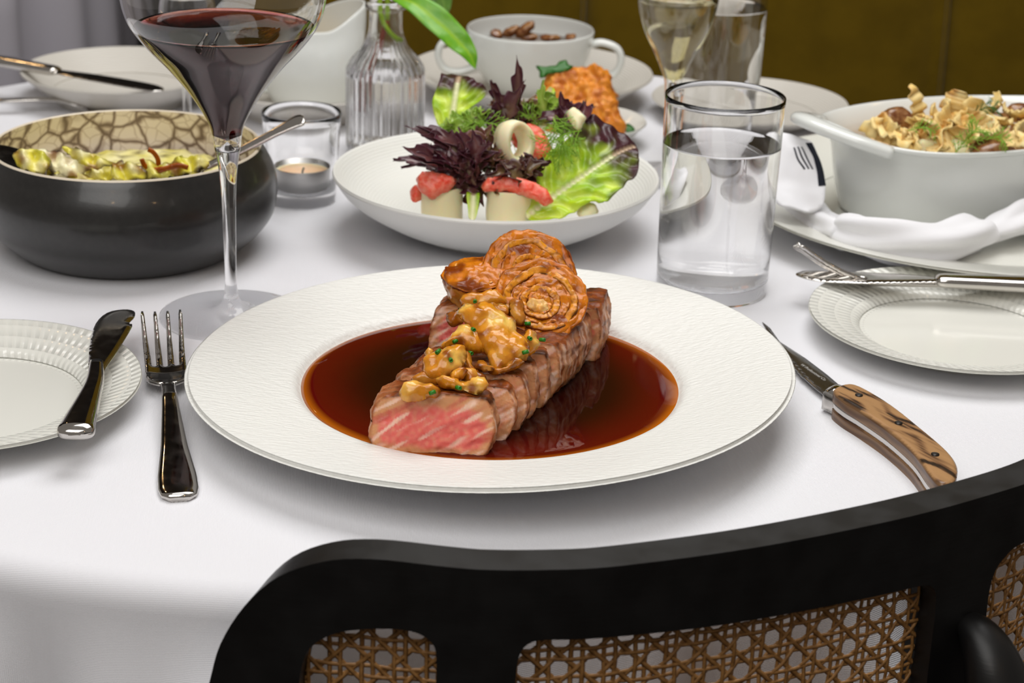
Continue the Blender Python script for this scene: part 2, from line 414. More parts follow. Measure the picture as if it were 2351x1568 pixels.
def draped(name, label, cx, cy, R, ztop, zbot, folds, seed, m, phase=0):
    rnd = random.Random(seed); V, F, UV = [], [], []; n = 360
    prof = [(R * t, ztop) for t in (0, .3, .6, .85, .96)] + [(R - .010 + .012 * math.sin(a), ztop - .012 + .012 * math.cos(a)) for a in np.linspace(0, math.pi / 2, 7)[0:]]
    hang = np.linspace(ztop - .016, zbot, 26)
    prof += [(R + .002, z) for z in hang]
    ph = [rnd.uniform(0, 6.28) for _ in range(3)]
    m_ = len(prof)
    for j in range(n):
        a = 2 * math.pi * j / n
        for (r, z) in prof:
            if z < ztop - .012:
                q = sm(0, .075, ztop - .012 - z); w = .5 + .5 * math.sin(a * folds + ph[0] + .9 * math.sin(a * 3 + ph[1])); w = w ** 1.4
                r = r + q * (.004 + .026 * w + .008 * math.sin(a * folds * 2.35 + ph[2])) * (1 + 1.2 * (ztop - z))
            V.append((cx + r * math.cos(a), cy + r * math.sin(a), z))
    ln = np.r_[0, np.cumsum([math.hypot(prof[i + 1][0] - prof[i][0], prof[i + 1][1] - prof[i][1]) for i in range(m_ - 1)])]
    for j in range(n):
        k = (j + 1) % n
        for i in range(m_ - 1):
            ids = (j * m_ + i, k * m_ + i, k * m_ + i + 1, j * m_ + i + 1); F.append(ids)
            if i < 6: UV += [(V[q][0], V[q][1]) for q in ids]
            else: UV += [(R * 2 * math.pi * (j + d) / n, ln[i + e]) for d, e in ((0, 0), (1, 0), (1, 1), (0, 1))]
    o = mk(name, V, F, m, uv=UV); s = o.modifiers.new('thickness', 'SOLIDIFY'); s.thickness = .0012; s.offset = -1
    return tag(o, label, 'tablecloth')
draped('tablecloth', 'white linen tablecloth draped over the round dining table', TC[0], TC[1], TR, 0, -.27, 23, 4, M['cloth'])
t = thing('dining_table', 'round pedestal dining table hidden under the white tablecloth', 'table', (TC[0], TC[1], -.75))
mk('table_top', *lathe([(0, .718), (TR - .02, .718), (TR - .012, .73), (TR - .012, .742), (TR - .02, .7475), (0, .7475)], 96)[:2], M['tablewood'], t)
mk('pedestal', *lathe(spl([(0, .0), (.115, .0), (.115, .02), (.06, .05), (.04, .3), (.045, .68), (.12, .717), (0, .717)], 3), 40)[:2], M['black'], t)
draped('side_stand_cloth', 'grey cloth hanging in folds at the far left behind the back plate', -.80, 1.02, .36, .12, -.70, 13, 9, M['greycloth'])
t = thing('side_stand', 'round side stand under the grey hanging cloth', 'stand', (-.80, 1.02, -.75))
mk('stand_top', *lathe([(0, .84), (.345, .84), (.345, .867), (0, .867)], 60)[:2], M['tablewood'], t)
mk('stand_post', *lathe(spl([(0, 0), (.2, 0), (.2, .02), (.05, .05), (.04, .8), (.1, .839), (0, .839)], 3), 30)[:2], M['black'], t)

# ------------------------------------------------------------------ the chair in front
CH = spl([(-.135, -.205), (-.112, -.2175), (-.085, -.226), (-.0594, -.230), (-.0346, -.2325), (-.0098, -.2342), (.0149, -.2325), (.0397, -.2276), (.0913, -.2094), (.1465, -.1833), (.1859, -.1600), (.218, -.137), (.245, -.108), (.262, -.075), (.27, -.04)], 12)
CT = np.gradient(CH, axis=0); CT /= np.linalg.norm(CT, axis=1)[:, None]; CN = np.c_[CT[:, 1], -CT[:, 0]]
CS = np.r_[0, np.cumsum(np.linalg.norm(np.diff(CH, axis=0), axis=1))]
def onback(s, z, d):
    """point on the curved chair back: s along the arc, height z, d metres out towards the viewer"""
    x = np.interp(s, CS, CH[:, 0]); y = np.interp(s, CS, CH[:, 1]); nx_ = np.interp(s, CS, CN[:, 0]); ny_ = np.interp(s, CS, CN[:, 1])
    return (x + nx_ * d, y + ny_ * d, z)
def chair():
    t = thing('cane_chair', 'black bentwood chair with woven cane back panels in the foreground', 'chair', (.07, -.1, -.75))
    off = np.array([.07, -.1, -.75])
    zb = -.28
    outline = [(.031, zb), (.0308, -.0222)] + [tuple(q) for q in spl([(.0308, -.0222), (.0356, -.0038), (.0453, .0150), (.0584, .0303), (.074, .0385), (.0917, .0415), (.1159, .0408), (.1307, .0402)], 4)] + [(.1754, .0400), (.2268, .0400), (.2842, .0400), (.3639, .0400), (.43, .040)] + [tuple(q) for q in spl([(.43, .04), (.465, .036), (.484, .018), (.49, -.02)], 4)] + [(.49, zb)]
    left = [(.0660, zb + .03)] + [tuple(q) for q in spl([(.0648, -.03), (.0650, -.0149), (.0678, -.0015), (.0738, .0056), (.0838, .0102), (.0983, .0125), (.1090, .0118), (.1150, .0080), (.1168, .0017), (.1168, -.015)], 4)] + [(.1168, zb + .03)]
    main = [(.1440, zb + .03)] + [tuple(q) for q in spl([(.1442, -.02), (.1446, -.0020), (.1462, .0060), (.1495, .0095), (.1540, .0104)], 4)] + [(.1768, .0098), (.2114, .0085), (.2481, .0078), (.2884, .0070), (.3120, .0064)] + [tuple(q) for q in spl([(.3120, .0064), (.3180, .0050), (.3215, .0000), (.3225, -.01)], 4)] + [(.3240, zb + .03)]
    right = [(.358, zb + .03)] + [tuple(q) for q in spl([(.3570, -.05), (.3530, -.0244), (.3530, -.0011), (.3600, .0085), (.3700, .0115), (.40, .0115), (.432, .0100), (.444, .000), (.446, -.03)], 4)] + [(.448, zb + .03)]
    V, F = slab(outline, .0045, lambda x, y, d: 1, lambda x, y, d: 0, holes=[left, main, right], nside=4)
    W = []
    for (s, z, q) in V:
        W.append(np.array(onback(s, z, .016 * q)) - off)
    o = mk('back_frame', W, F, M['black'], t); flat_shade_sharp(o, 50); bevel(o, .0022, 3)
    # cane panels
    p = .0126
    for (a, b, z1) in ((.0600, .1215, .0175), (.1390, .3285, .0155), (.3480, .4510, .0165)):
        z0 = zb + .022; V, F = [], []
        def strand(pts, w, ph):
            L = resample(pts, .0035, False); L = np.vstack([L, pts[-1]]); T = np.gradient(L, axis=0); T /= np.linalg.norm(T, axis=1)[:, None] + 1e-9; Nn = np.c_[-T[:, 1], T[:, 0]]; k0 = len(V)
            for i, (q, nn) in enumerate(zip(L, Nn)):
                wv = .0006 * math.sin((q[0] + q[1]) * math.pi / p * 1.0 + ph)
                for sgn, dd in ((-1, 0), (0, .0005), (1, 0), (0, -.0004)):
                    c = q + nn * sgn * w; V.append(np.array(onback(c[0], c[1], .006 + wv + dd)) - off)
            for i in range(len(L) - 1):
                for e in range(4): F.append((k0 + i * 4 + e, k0 + i * 4 + (e + 1) % 4, k0 + (i + 1) * 4 + (e + 1) % 4, k0 + (i + 1) * 4 + e))
        nxp = int((b - a) / p) + 2; nyp = int((z1 - z0) / p) + 2
        for i in range(nxp):
            for dx in (-.17, .17):
                s = a + (i + .3 + dx) * p
                if a < s < b: strand([(s, z0), (s, z1)], .00096, i * 2.0 + dx * 9)
        for j in range(nyp):
            for dz in (-.17, .17):
                z = z1 - (j + .4 + dz) * p
                if z0 < z < z1: strand([(a, z), (b, z)], .00096, j * 2.0 + dz * 9 + 1.5)
        for k in range(-nyp - 2, nxp + 3):
            for dr in (1, -1):
                # s = s0 + dr*(z1'-z)
                s0 = a + (k + .8) * p if dr == 1 else a + (k + nyp + 0.8) * p
                zt = z1 - .4 * p
                zs = sorted([zt - dr * (a - s0), zt - dr * (b - s0)])
                lo_, hi_ = max(z0, zs[0]), min(z1, zs[1])
                if hi_ - lo_ > p * .6: strand([(s0 + dr * (zt - lo_), lo_), (s0 + dr * (zt - hi_), hi_)], .00106, k * 3.1 + dr)
        tag(mk('cane_panel', V, F, M['cane'], t), 'open octagonal woven cane', None, kind='stuff')
    # arm that springs from the right stile, rounded end towards the viewer
    c = np.array(onback(.3425, 0, .016)); n_ = np.array([np.interp(.3425, CS, CN[:, 0]), np.interp(.3425, CS, CN[:, 1]), 0])
    pts = [c + n_ * dd + np.array([0, 0, zz]) for dd, zz in ((-.004, -.018), (.006, -.0215), (.015, -.030), (.021, -.043), (.024, -.06), (.024, -.10), (.02, -.18), (.012, -.27))]
    mk('arm_support', *tube([q - off for q in spl(pts, 5)], [(.003 + .0105 * min(1, i / 12) ** .6, .002 + .011 * min(1, i / 14) ** .6) for i in range(36)], 20, up=tuple(n_)), M['black'], t)
    # seat and legs
    V, F, _ = lathe(spl([(0, .41), (.2, .41), (.225, .42), (.228, .44), (.215, .452), (0, .455)], 3), 64); mk('seat', [(v[0] + .0, v[1] + .095, v[2] + .0) for v in V], F, M['black'], t)
    for lx, ly in ((-.16, -.05), (.16, -.05), (-.16, .24), (.16, .24)):
        pts = [(lx, ly, .43), (lx * 1.08, ly - .005, .2), (lx * 1.18, ly - .012, .0)]
        mk('leg', *tube(spl(pts, 4), [.017, .0168, .016, .0155, .015, .0145, .014, .0135, .013], 14, up=(0, 1, 0)), M['black'], t)
chair()

# ------------------------------------------------------------------ plates and bowls
def dish(name, label, cat, prof, c, m, n=128, group=None, fn=None, z=0.0):
    V, F, UV = lathe(prof, n, fn); o = mk(name, V, F, m, uv=UV, loc=(c[0], c[1], z)); return tag(o, label, cat, group)
# steak plate, slightly uneven hand-made rim
SPC = (-.0103, -.0075)
def warp_plate(r, z, a):
    k = sm(.05, .147, r) * sm(.003, .012, z)
    return r, z + k * (.030 * r * math.cos(a) - .010 * r * math.sin(a))
sp = spl([(.0, .0045), (.06, .0045), (.074, .003), (.078, .0)], 3).tolist() + [(.083, .0)] + spl([(.083, .0), (.086, .0045), (.10, .009), (.145, .0225), (.1468, .0238), (.1466, .0250), (.1455, .0255), (.13, .0228), (.105, .0178), (.0985, .0165), (.0955, .0150), (.0925, .0122), (.088, .0110), (.06, .0105), (.0, .0105)], 5).tolist()
dish('steak_plate', 'large white wide-rimmed plate with rippled texture holding the steak', 'plate', sp, SPC, M['plate'], 160, fn=warp_plate)
def sauce():
    n, m = 160, 26; V, F = [(0, 0, .0131)], []
    c1, c2, c3 = hexc('220403'), hexc('560A05'), hexc('B8640C')
    for i in range(1, m + 1):
        for j in range(n):
            a = 2 * math.pi * j / n; R = .0948 + .0005 * nz(math.cos(a) * 3, math.sin(a) * 3, 5); r = R * (i / m) ** .8
            z = .0131 + (.030 * r * math.cos(a) - .010 * r * math.sin(a)) * sm(.05, .147, r) - (.0006 * sm(.9, 1, i / m))
            V.append((r * math.cos(a), r * math.sin(a), z))
    for j in range(n): F.append((0, 1 + j, 1 + (j + 1) % n))
    for i in range(m - 1):
        for j in range(n):
            k = (j + 1) % n; F.append((1 + i * n + j, 1 + (i + 1) * n + j, 1 + (i + 1) * n + k, 1 + i * n + k))
    b = len(V)
    for j in range(n): x, y, z = V[1 + (m - 1) * n + j]; V.append((x * .96, y * .96, .0112))
    for j in range(n): k = (j + 1) % n; F.append((1 + (m - 1) * n + j, b + j, b + k, 1 + (m - 1) * n + k))
    F.append(tuple(b + j for j in range(n))[::-1])
    o = mk('jus_pool', V, F, M['sauce'], loc=(SPC[0] + .0008, SPC[1] + .002, 0))
    def col(co, no):
        r = math.hypot(co.x, co.y); e = (co.x * .6 + co.y * .8) / .095
        w = .006 + .007 * max(0, e)
        t = sm(.0948 - w, .0946, r); s = sm(.055, .0948 - w * .6, r)
        return mixc(mixc(c1, c2, s), c3, t)
    paint(o, col); tag(o, 'glossy dark red-brown jus pooled in the steak plate', 'sauce')
sauce()
# bread plates
bp = spl([(0, .003), (.04, .003), (.046, .0015), (.048, 0)], 3).tolist() + spl([(.05, 0), (.052, .003), (.056, .006), (.0795, .0135), (.0808, .0146), (.0805, .0155), (.0795, .0156), (.058, .0095), (.053, .0062), (.05, .0055), (0, .005)], 5).tolist()
dish('bread_plate', 'small ivory bread plate with embossed rim under the butter knife, at the left edge', 'plate', bp, (-.2608, -.0316), M['bread'], group='bread plates')
dish('bread_plate', 'small ivory bread plate with embossed rim under the table knife, at the right edge', 'plate', bp, (.2447, .1036), M['bread'], group='bread plates')
# salad bowl
SB = (-.0135, .268)
sb = spl([(0, .004), (.036, .004), (.042, .002), (.044, 0)], 3).tolist() + spl([(.047, 0), (.05, .003), (.07, .012), (.092, .026), (.101, .0375), (.1022, .0392), (.1018, .0404), (.1003, .0402), (.09, .029), (.074, .0185), (.055, .0125), (.03, .0105), (0, .010)], 5).tolist()
dish('salad_bowl', 'shallow white stoneware bowl filled with the leafy citrus salad', 'bowl', sb, SB, M['bowlw'])
# grey ribbed plates at the back
gp = spl([(0, .003), (.04, .003), (.046, .0015), (.048, 0)], 3).tolist() + spl([(.05, 0), (.053, .006), (.062, .012), (.0755, .0235), (.0768, .0248), (.0762, .0257), (.075, .0255), (.062, .0165), (.054, .0108), (.048, .0085), (0, .008)], 5).tolist()
def gplate(c, s, label, k=1.0): dish('ribbed_plate', label, 'plate', [(r * s, z * k) for r, z in gp], c, M['greyplate'], 96, 'warm grey ribbed plates')
gplate((-.3108, .5688), 1.0, 'warm grey ribbed plate at the far left with a dark knife across it')
gplate((.1800, .5760), 1.0, 'warm grey ribbed plate standing empty behind the water glasses', .62)
gplate((.008, .612), 1.27, 'wide warm grey ribbed saucer under the two-handled cup')
gplate((-.165, .548), .95, 'warm grey ribbed saucer under the white jug')
# platter under the baking dish
PC = (.302, .318)
pp = [(r * 2.15, z) for r, z in spl([(0, .003), (.04, .003), (.046, .0015), (.048, 0)], 3).tolist()] + [(r * 2.0, z) for r, z in spl([(.053, 0), (.056, .004), (.062, .009), (.0795, .0195), (.0808, .0206), (.0805, .0215), (.0795, .0216), (.06, .0135), (.055, .0102), (.05, .0095), (0, .009)], 5).tolist()]
M['platter'] = mat('ivory_platter', hexc('E3E3DB'), .13, spec=.5, coat=.3, bump=[(500, .15, .0006)])
dish('serving_platter', 'large round ivory platter carrying napkin and baking dish', 'plate', pp, PC, M['platter'])

# black bowl with cracked-glaze interior
def crackle():
    m = mat('cream_crackle_glaze', hexc('D9CBB4'), .25, spec=.3); nt = m.node_tree; N, K = nt.nodes, nt.links; b = N['Principled BSDF']
    tc = N.new('ShaderNodeTexCoord')
    ns = N.new('ShaderNodeTexNoise'); ns.inputs['Scale'].default_value = 45; K.new(tc.outputs['Object'], ns.inputs['Vector'])
    mxv = N.new('ShaderNodeMix'); mxv.data_type = 'RGBA'; mxv.blend_type = 'ADD'; mxv.inputs[0].default_value = .012; K.new(tc.outputs['Object'], mxv.inputs[6]); K.new(ns.outputs['Color'], mxv.inputs[7])
    cur = None
    for sc, lo, hi in ((62, .03, .16), (118, .015, .09)):
        v = N.new('ShaderNodeTexVoronoi'); v.feature = 'DISTANCE_TO_EDGE'; v.inputs['Scale'].default_value = sc; v.inputs['Randomness'].default_value = 1; K.new(mxv.outputs[2], v.inputs['Vector'])
        r = N.new('ShaderNodeMapRange'); r.interpolation_type = 'SMOOTHSTEP'; r.inputs['From Min'].default_value = 0; r.inputs['From Max'].default_value = hi; r.inputs['To Min'].default_value = 0 if sc < 100 else .45; K.new(v.outputs['Distance'], r.inputs['Value'])
        cur = r.outputs[0] if cur is None else mathn(N, K, 'MULTIPLY', cur, r.outputs[0])
    cr = N.new('ShaderNodeValToRGB'); e = cr.color_ramp.elements; e[0].position = 0; e[0].color = rgba(hexc('7C6A60')); e[1].position = .85; e[1].color = rgba(hexc('F0E4DC')); x = e.new(.3); x.color = rgba(hexc('C4B2A6'))
    K.new(cur, cr.inputs[0]); K.new(cr.outputs[0], b.inputs['Base Color']); return m
M['crackle'] = crackle()
M['creamrim'] = mat('cream_bare_rim', hexc('DCD0BC'), .35)
BB = (-.2335, .219)
t = thing('serving_bowl', 'matt black rounded bowl with cream crackle interior holding roast cabbage', 'bowl', (BB[0], BB[1], 0))
V, F, UV = lathe(spl([(0, .002), (.045, .002), (.055, 0), (.068, .004), (.084, .02), (.0885, .034), (.0875, .048), (.082, .060), (.0795, .0645)], 6).tolist(), 128); mk('outer_shell', V, F, M['blackbowl'], t, uv=UV)
V, F, UV = lathe(spl([(.0795, .0645), (.0785, .0655), (.0775, .0648)], 4).tolist(), 128); mk('rim', V, F, M['creamrim'], t, uv=UV)
V, F, UV = lathe(spl([(.0775, .0648), (.0815, .054), (.084, .042), (.082, .026), (.070, .011), (.05, .006), (0, .005)], 6).tolist(), 128); mk('inner_glaze', V, F, M['crackle'], t, uv=UV)

# ------------------------------------------------------------------ glassware
def lathe_obj(name, prof, m, parent=None, n=96, loc=None, fn=None):
    V, F, UV = lathe(prof, n, fn); return mk(name, V, F, m, parent, uv=UV, loc=loc)
def wine_glass(loc, label, outer, wall, foot_r, stem, topin, group, k=1.0):
    """outer: (r,z) bowl outline from tip to rim; stem: list (r,z) from foot to tip"""
    t = thing('wine_glass', label, 'glass', (loc[0], loc[1], 0), group)
    inn = [(max(r - wall, .0), z) for r, z in outer][::-1]
    prof = [(0.0, .0006), (foot_r - .001, .0006), (foot_r, .0012), (foot_r, .0020)]
    prof += spl([(foot_r, .0020), (foot_r - .0008, .0026), (foot_r * .6, .0035), (foot_r * .3, .0055), (.0062, .0090), (.0042, .0125)], 4).tolist()[1:]
    st = spl([prof[-1]] + list(stem) + [outer[0]], 4).tolist(); bw = spl(outer, 6).tolist(); rim = outer[-1]
    bw += [(rim[0] - wall * .5, rim[1] + wall * .5)] + spl(inn + [(0.0, topin)], 6).tolist()
    for nm, pr in (('foot', prof), ('stem', st), ('bowl', bw)): lathe_obj(nm, [(max(r, 1e-5), z) for r, z in pr], M['glass'], t, 96)
    return t
wl = (-.1552, .104)
outer = [(.0068, .0960), (.0082, .1060), (.0105, .1125), (.0150, .1207), (.0213, .1302), (.0308, .1418), (.0415, .1534), (.0495, .1649), (.0528, .1762), (.0530, .188), (.0500, .205), (.0455, .222), (.0415, .238)]
wine_glass(wl, 'large long-stemmed wine glass of red wine left of the steak plate', outer, .0010, .039, [(.0036, .0160), (.0032, .0230), (.0034, .0455), (.0039, .0702), (.0050, .0850), (.0062, .0930)], .1010, 'wine glasses')
wi = [(max(r - .00085, 0), z) for r, z in spl(outer, 6).tolist() if z > .1035]
WZ = .1625
liq = [(1e-5, .1012)] + [(r, z) for r, z in wi if z < WZ - .0012]
rw = np.interp(WZ, [z for r, z in wi], [r for r, z in wi])
liq += [(rw, WZ), (rw - .0015, WZ - .0007), (rw * .8, WZ - .001), (1e-5, WZ - .001)]
tag(lathe_obj('red_wine', liq, M['redwine'], None, 96, (wl[0], wl[1], 0)), 'dark red wine filling the large wine glass', 'wine')
# second wine glass with white wine (far right)
w2 = tuple(PY(1547, 160, .405)[:2])
outer2 = [(.0052, .060), (.0058, .0680), (.0075, .0740), (.0105, .0810), (.0150, .0905), (.0210, .1020), (.0255, .115), (.0280, .130), (.0285, .148), (.0270, .165), (.0240, .18)]
wine_glass(w2, 'wine glass of pale white wine behind the front water glass', outer2, .0009, .034, [(.0034, .0160), (.0031, .0230), (.0033, .035), (.0040, .05), (.0047, .056)], .0690, 'wine glasses')
wi = [(max(r - .00075, 0), z) for r, z in spl(outer2, 6).tolist() if z > .0715]
liq = [(1e-5, .0692)] + [(r, z) for r, z in wi if z < .127]; liq += [(liq[-1][0], .128), (1e-5, .1275)]
tag(lathe_obj('white_wine', liq, M['whitewine'], None, 72, (w2[0], w2[1], 0)), 'pale yellow white wine in the far wine glass', 'wine')
# third, small empty wine glass at the back left
w3 = tuple(PY(429, 230, .42)[:2])
outer3 = [(.0035, .064), (.0048, .0680), (.0110, .0730), (.0180, .0810), (.0220, .092), (.0215, .106), (.0190, .116)]
wine_glass(w3, 'small clear stemmed glass behind the black bowl, mostly hidden by the red wine', outer3, .0008, .026, [(.0030, .0160), (.0028, .0230), (.0028, .045), (.0030, .058)], .0670, 'wine glasses')

def tumbler(loc, label, r0, r1, h, base, level, seed):
    t = thing('water_glass', label, 'glass', (loc[0], loc[1], 0), 'water glasses'); w = .0008
    def ro(z): return r0 + (r1 - r0) * z / h
    prof = [(1e-5, .0010), (r0 * .80, .0010), (r0 * .90, 0.0), (r0 * .955, .0006)] + [(ro(z), z) for z in (.004, .008, .02, .04, .06, .08, h - .004, h - .0004)] + [(ro(h) - w * .5, h)]
    prof += [(ro(z) - w, z) for z in (h - .0004, h - .004, .09, .07, .05, .035, .022, base + .006)] + [(ro(base) - .003, base + .0018), (ro(base) - .008, base), (1e-5, base)]
    lathe_obj('tumbler', prof, M['glass'], t, 120)
    z = level; lq = [(1e-5, base - .0004), (ro(base) - .0075, base - .0003), (ro(base) - .0027, base + .0016)] + [(ro(q) - w + .0002, q) for q in (base + .006, .022, .035, .05, .07, z - .0012, z)]
    rr = ro(z) - w; lq += [(rr - .0004, z), (rr - .0016, z - .0009), (rr * .85, z - .0013), (1e-5, z - .0013)]
    wo = lathe_obj('drinking_water', lq, M['water'], None, 120, (loc[0], loc[1], 0))
    return wo
wo = tumbler((.1158, .1735), 'clear tumbler of water in front, right behind the steak plate', .0324, .0341, .1180, .0085, .0905, 1)
tag(wo, 'still water in the front tumbler beside the salad bowl', 'water')
g2 = tuple(PY(1652, 15, .465)[:2])
wo = tumbler(g2, 'tall clear water glass behind the white wine glass', .0318, .0345, .150, .009, .1110, 2)
tag(wo, 'water with fine bubbles in the tall glass at the back', 'water')

# ribbed bottle vase
vc_ = tuple(PY(885, 150, .447)[:2])
t = thing('bottle_vase', 'ribbed clear glass bottle vase with a leafy stem', 'vase', (vc_[0], vc_[1], 0))
def ribs(r, z, a):
    k = sm(.004, .008, z) * (1 - sm(.075, .088, z)); return r * (1 + .026 * k * math.cos(30 * a) * (1 if r > .012 else 0)), z
vo = spl([(.0268, .0015), (.0276, .006), (.0276, .03), (.0277, .056), (.0272, .0625), (.0235, .069), (.0165, .077), (.0128, .086), (.0118, .094), (.0118, .103)], 6).tolist()
vp = [(1e-5, .0008), (.024, .0008), (.0262, .0)] + vo + spl([(.0118, .1035), (.0142, .105), (.0146, .1075), (.0140, .1100), (.0124, .1105)], 4).tolist()
vi = [(.0112, .109), (.0103, .103), (.0103, .094), (.0112, .086), (.0150, .077), (.022, .0685), (.0255, .0615), (.0258, .055), (.0258, .03), (.0256, .011), (.024, .0075), (1e-5, .0068)]
lathe_obj('ribbed_bottle', vp + spl(vi, 5).tolist(), M['glass'], t, 240, fn=ribs)
wv = [(1e-5, .0066), (.0242, .0073), (.0258, .011), (.0260, .03), (.0260, .0555), (.0257, .0600), (1e-5, .0598)]
tag(lathe_obj('vase_water', wv, M['water'], None, 72, (vc_[0], vc_[1], 0)), 'clear water inside the ribbed bottle vase', 'water')
# stem with leaves
def plant():
    y0 = .447; pt = thing('leafy_cutting', 'green leafy cutting drooping from the bottle vase', 'plant', (vc_[0], vc_[1], .105)); off = np.array([vc_[0], vc_[1], .105])
    st = [PY(838, 255, y0 - .008), PY(850, 170, y0 - .004), PY(873, 100, y0), PY(888, 45, y0), PY(890, 0, y0), PY(880, -60, y0)]
    mk('lower_stem', *tube([q - off for q in spl(st[:4], 5)], .0019, 10, up=(0, 1, 0)), M['stemred'], pt)
    mk('upper_stem', *tube([q - off for q in spl(st[3:], 5)], .0019, 10, up=(0, 1, 0)), M['stem'], pt)
    st2 = [PY(922, 95, y0 - .004), PY(900, 80, y0 - .005), PY(880, 50, y0 - .004), PY(872, 10, y0 - .003), PY(876, -40, y0)]
    mk('side_shoot', *tube([q - off for q in spl(st2, 5)], [.0011] + [.0017] * 20, 10, up=(0, 1, 0)), M['stem'], pt)
    def leaf(mid, wid, nm, c1, c2, fold=.3):
        p = spl(mid, 10); n = len(p); V, F = [], []; T = np.gradient(p, axis=0); T /= np.linalg.norm(T, axis=1)[:, None]
        for i in range(n):
            u = i / (n - 1); w = wid * max(.02, math.sin(math.pi * u ** .8)) ** .8
            s = np.cross(T[i], (0, -.75, .65)); s /= np.linalg.norm(s); nn = np.cross(s, T[i])
            for q in (-1, -.75, -.5, -.25, 0, .25, .5, .75, 1):
                rip = .06 * wid * math.sin(u * 26 + q * 2) * abs(q)
                V.append(p[i] + s * w * q + nn * (w * fold * abs(q) + rip) - off)
        for i in range(n - 1):
            for k in range(8): F.append((i * 9 + k, i * 9 + k + 1, (i + 1) * 9 + k + 1, (i + 1) * 9 + k))
        o = mk(nm, V, F, M['plantleaf'], pt); a = o.data.color_attributes.new('Col', 'FLOAT_COLOR', 'POINT')
        for i in range(n):
            for k in range(9): a.data[i * 9 + k].color = rgba(mixc(c1, c2, .85 if k == 4 else .25 + .3 * nz(i * .3, k)))
        md = o.modifiers.new('thickness', 'SOLIDIFY'); md.thickness = .0005
    g1, g2_ = hexc('4C9A12'), hexc('9CC42E')
    leaf([PY(893, -12, y0), PY(950, 8, y0 - .012), PY(1005, 50, y0 - .02), PY(1052, 95, y0 - .025), PY(1078, 125, y0 - .028), PY(1092, 158, y0 - .03)], .0092, 'leaf', g1, g2_)
    leaf([PY(960, -60, y0), PY(1000, -30, y0 + .01), PY(1018, 5, y0 + .012), PY(1022, 40, y0 + .012)], .0075, 'leaf', hexc('5F8C3A'), hexc('86AA50'))
plant()

# tealight holder
cl = (-.1415, .322)
t = thing('tealight_holder', 'small clear glass tealight holder between black bowl and salad bowl', 'candle holder', (cl[0], cl[1], 0))
def hr(z): return .0213 + (.0258 - .0213) * (z / .061) ** .9
pr = [(1e-5, .0008), (.018, .0008), (.0205, 0), (.0218, .0012), (.0219, .004)] + [(hr(z), z) for z in (.008, .02, .035, .05, .058)] + [(.0262, .0605), (.0255, .0616), (.0245, .0608)] + [(hr(z) - .0018, z) for z in (.055, .04, .025, .013)] + [(.0185, .0088), (1e-5, .0085)]
lathe_obj('holder_glass', pr, M['glass'], t, 96)
t = thing('tealight', 'burnt-down tealight in an aluminium cup inside the glass holder', 'candle', (cl[0], cl[1], .0090))
lathe_obj('aluminium_cup', [(1e-5, 0), (.0178, 0), (.0182, .0004), (.0183, .0155), (.0185, .016), (.0181, .0160), (.0180, .001), (1e-5, .0008)], M['alu'], t, 64)
lathe_obj('wax', [(1e-5, .0009), (.0178, .0010), (.0178, .0125), (.0172, .0112), (.006, .0098), (1e-5, .0095)], M['wax'], t, 48)
mk('wick', *tube([(0, 0, .009), (.0004, 0, .0125), (.0012, .0003, .0145)], .0006, 6, up=(0, 1, 0)), M['rivet'], t)

# white jug
jc = (-.160, .553)
t = thing('milk_jug', 'white glazed china jug with sloping spout standing on a grey saucer', 'jug', (jc[0], jc[1], .0082))
jp = spl([(.0, .0015), (.026, .0015), (.0285, 0), (.031, .0015), (.0355, .010), (.0385, .026), (.0375, .042), (.034, .054), (.0325, .060)], 5).tolist() + spl([(.0325, .060), (.0318, .0610), (.0308, .060), (.0325, .052), (.036, .04), (.0365, .026), (.033, .010), (.026, .005), (1e-5, .004)], 5).tolist()[1:]
def spout2(r, z, a):
    k = sm(.034, .061, z); c = max(0, math.cos(a - .45)); return r * (1 + .30 * k * c ** 4), z + .016 * k * c ** 1.5
lathe_obj('jug_body', jp, M['china'], t, 96, fn=spout2)
tag(lathe_obj('milky_sauce', [(1e-5, .033), (.0360, .033), (.0362, .0345), (1e-5, .0345)], M['crema'], None, 48, (jc[0], jc[1], .0082)), 'pale creamy sauce inside the white jug', 'sauce')
hp = [(-.032, -.006, .050), (-.046, -.010, .052), (-.056, -.012, .042), (-.056, -.012, .028), (-.046, -.010, .014), (-.034, -.006, .010)]
mk('handle', *tube(spl(hp, 6), [(.003, .0048)] * 31, 14, up=(0, 1, 0)), M['china'], t)

# two-handled soup cup
sc_ = (.0065, .6105)
t = thing('soup_cup', 'white two-handled china soup cup with mushrooms on a wide grey saucer', 'cup', (sc_[0], sc_[1], .0085))
cpz = spl([(0, .0015), (.024, .0015), (.0255, 0), (.0275, .0015), (.036, .010), (.045, .024), (.0495, .038), (.0507, .0495)], 6).tolist() + spl([(.0507, .0495), (.0503, .0505), (.0495, .0498), (.0483, .038), (.0435, .024), (.034, .0115), (.02, .0065), (1e-5, .006)], 6).tolist()[1:]
lathe_obj('cup_body', cpz, M['china'], t, 96)
for s in (-1, 1):
    hp = [(s * .0475, -.004, .0400), (s * .057, -.006, .0425), (s * .0690, -.008, .0385), (s * .0725, -.009, .0285), (s * .0675, -.008, .0180), (s * .056, -.006, .0155), (s * .0405, -.004, .0200)]
    mk('handle', *tube(spl(hp, 7), [(.0029, .0052)] * 43, 14, up=(0, 1, 0)), M['china'], t)
tag(lathe_obj('mushroom_broth', [(1e-5, .0440), (.0455, .0440), (.0465, .0452), (1e-5, .0455)], M['soup'], None, 60, (sc_[0], sc_[1], 0)), 'brown mushroom broth in the two-handled cup', 'soup')
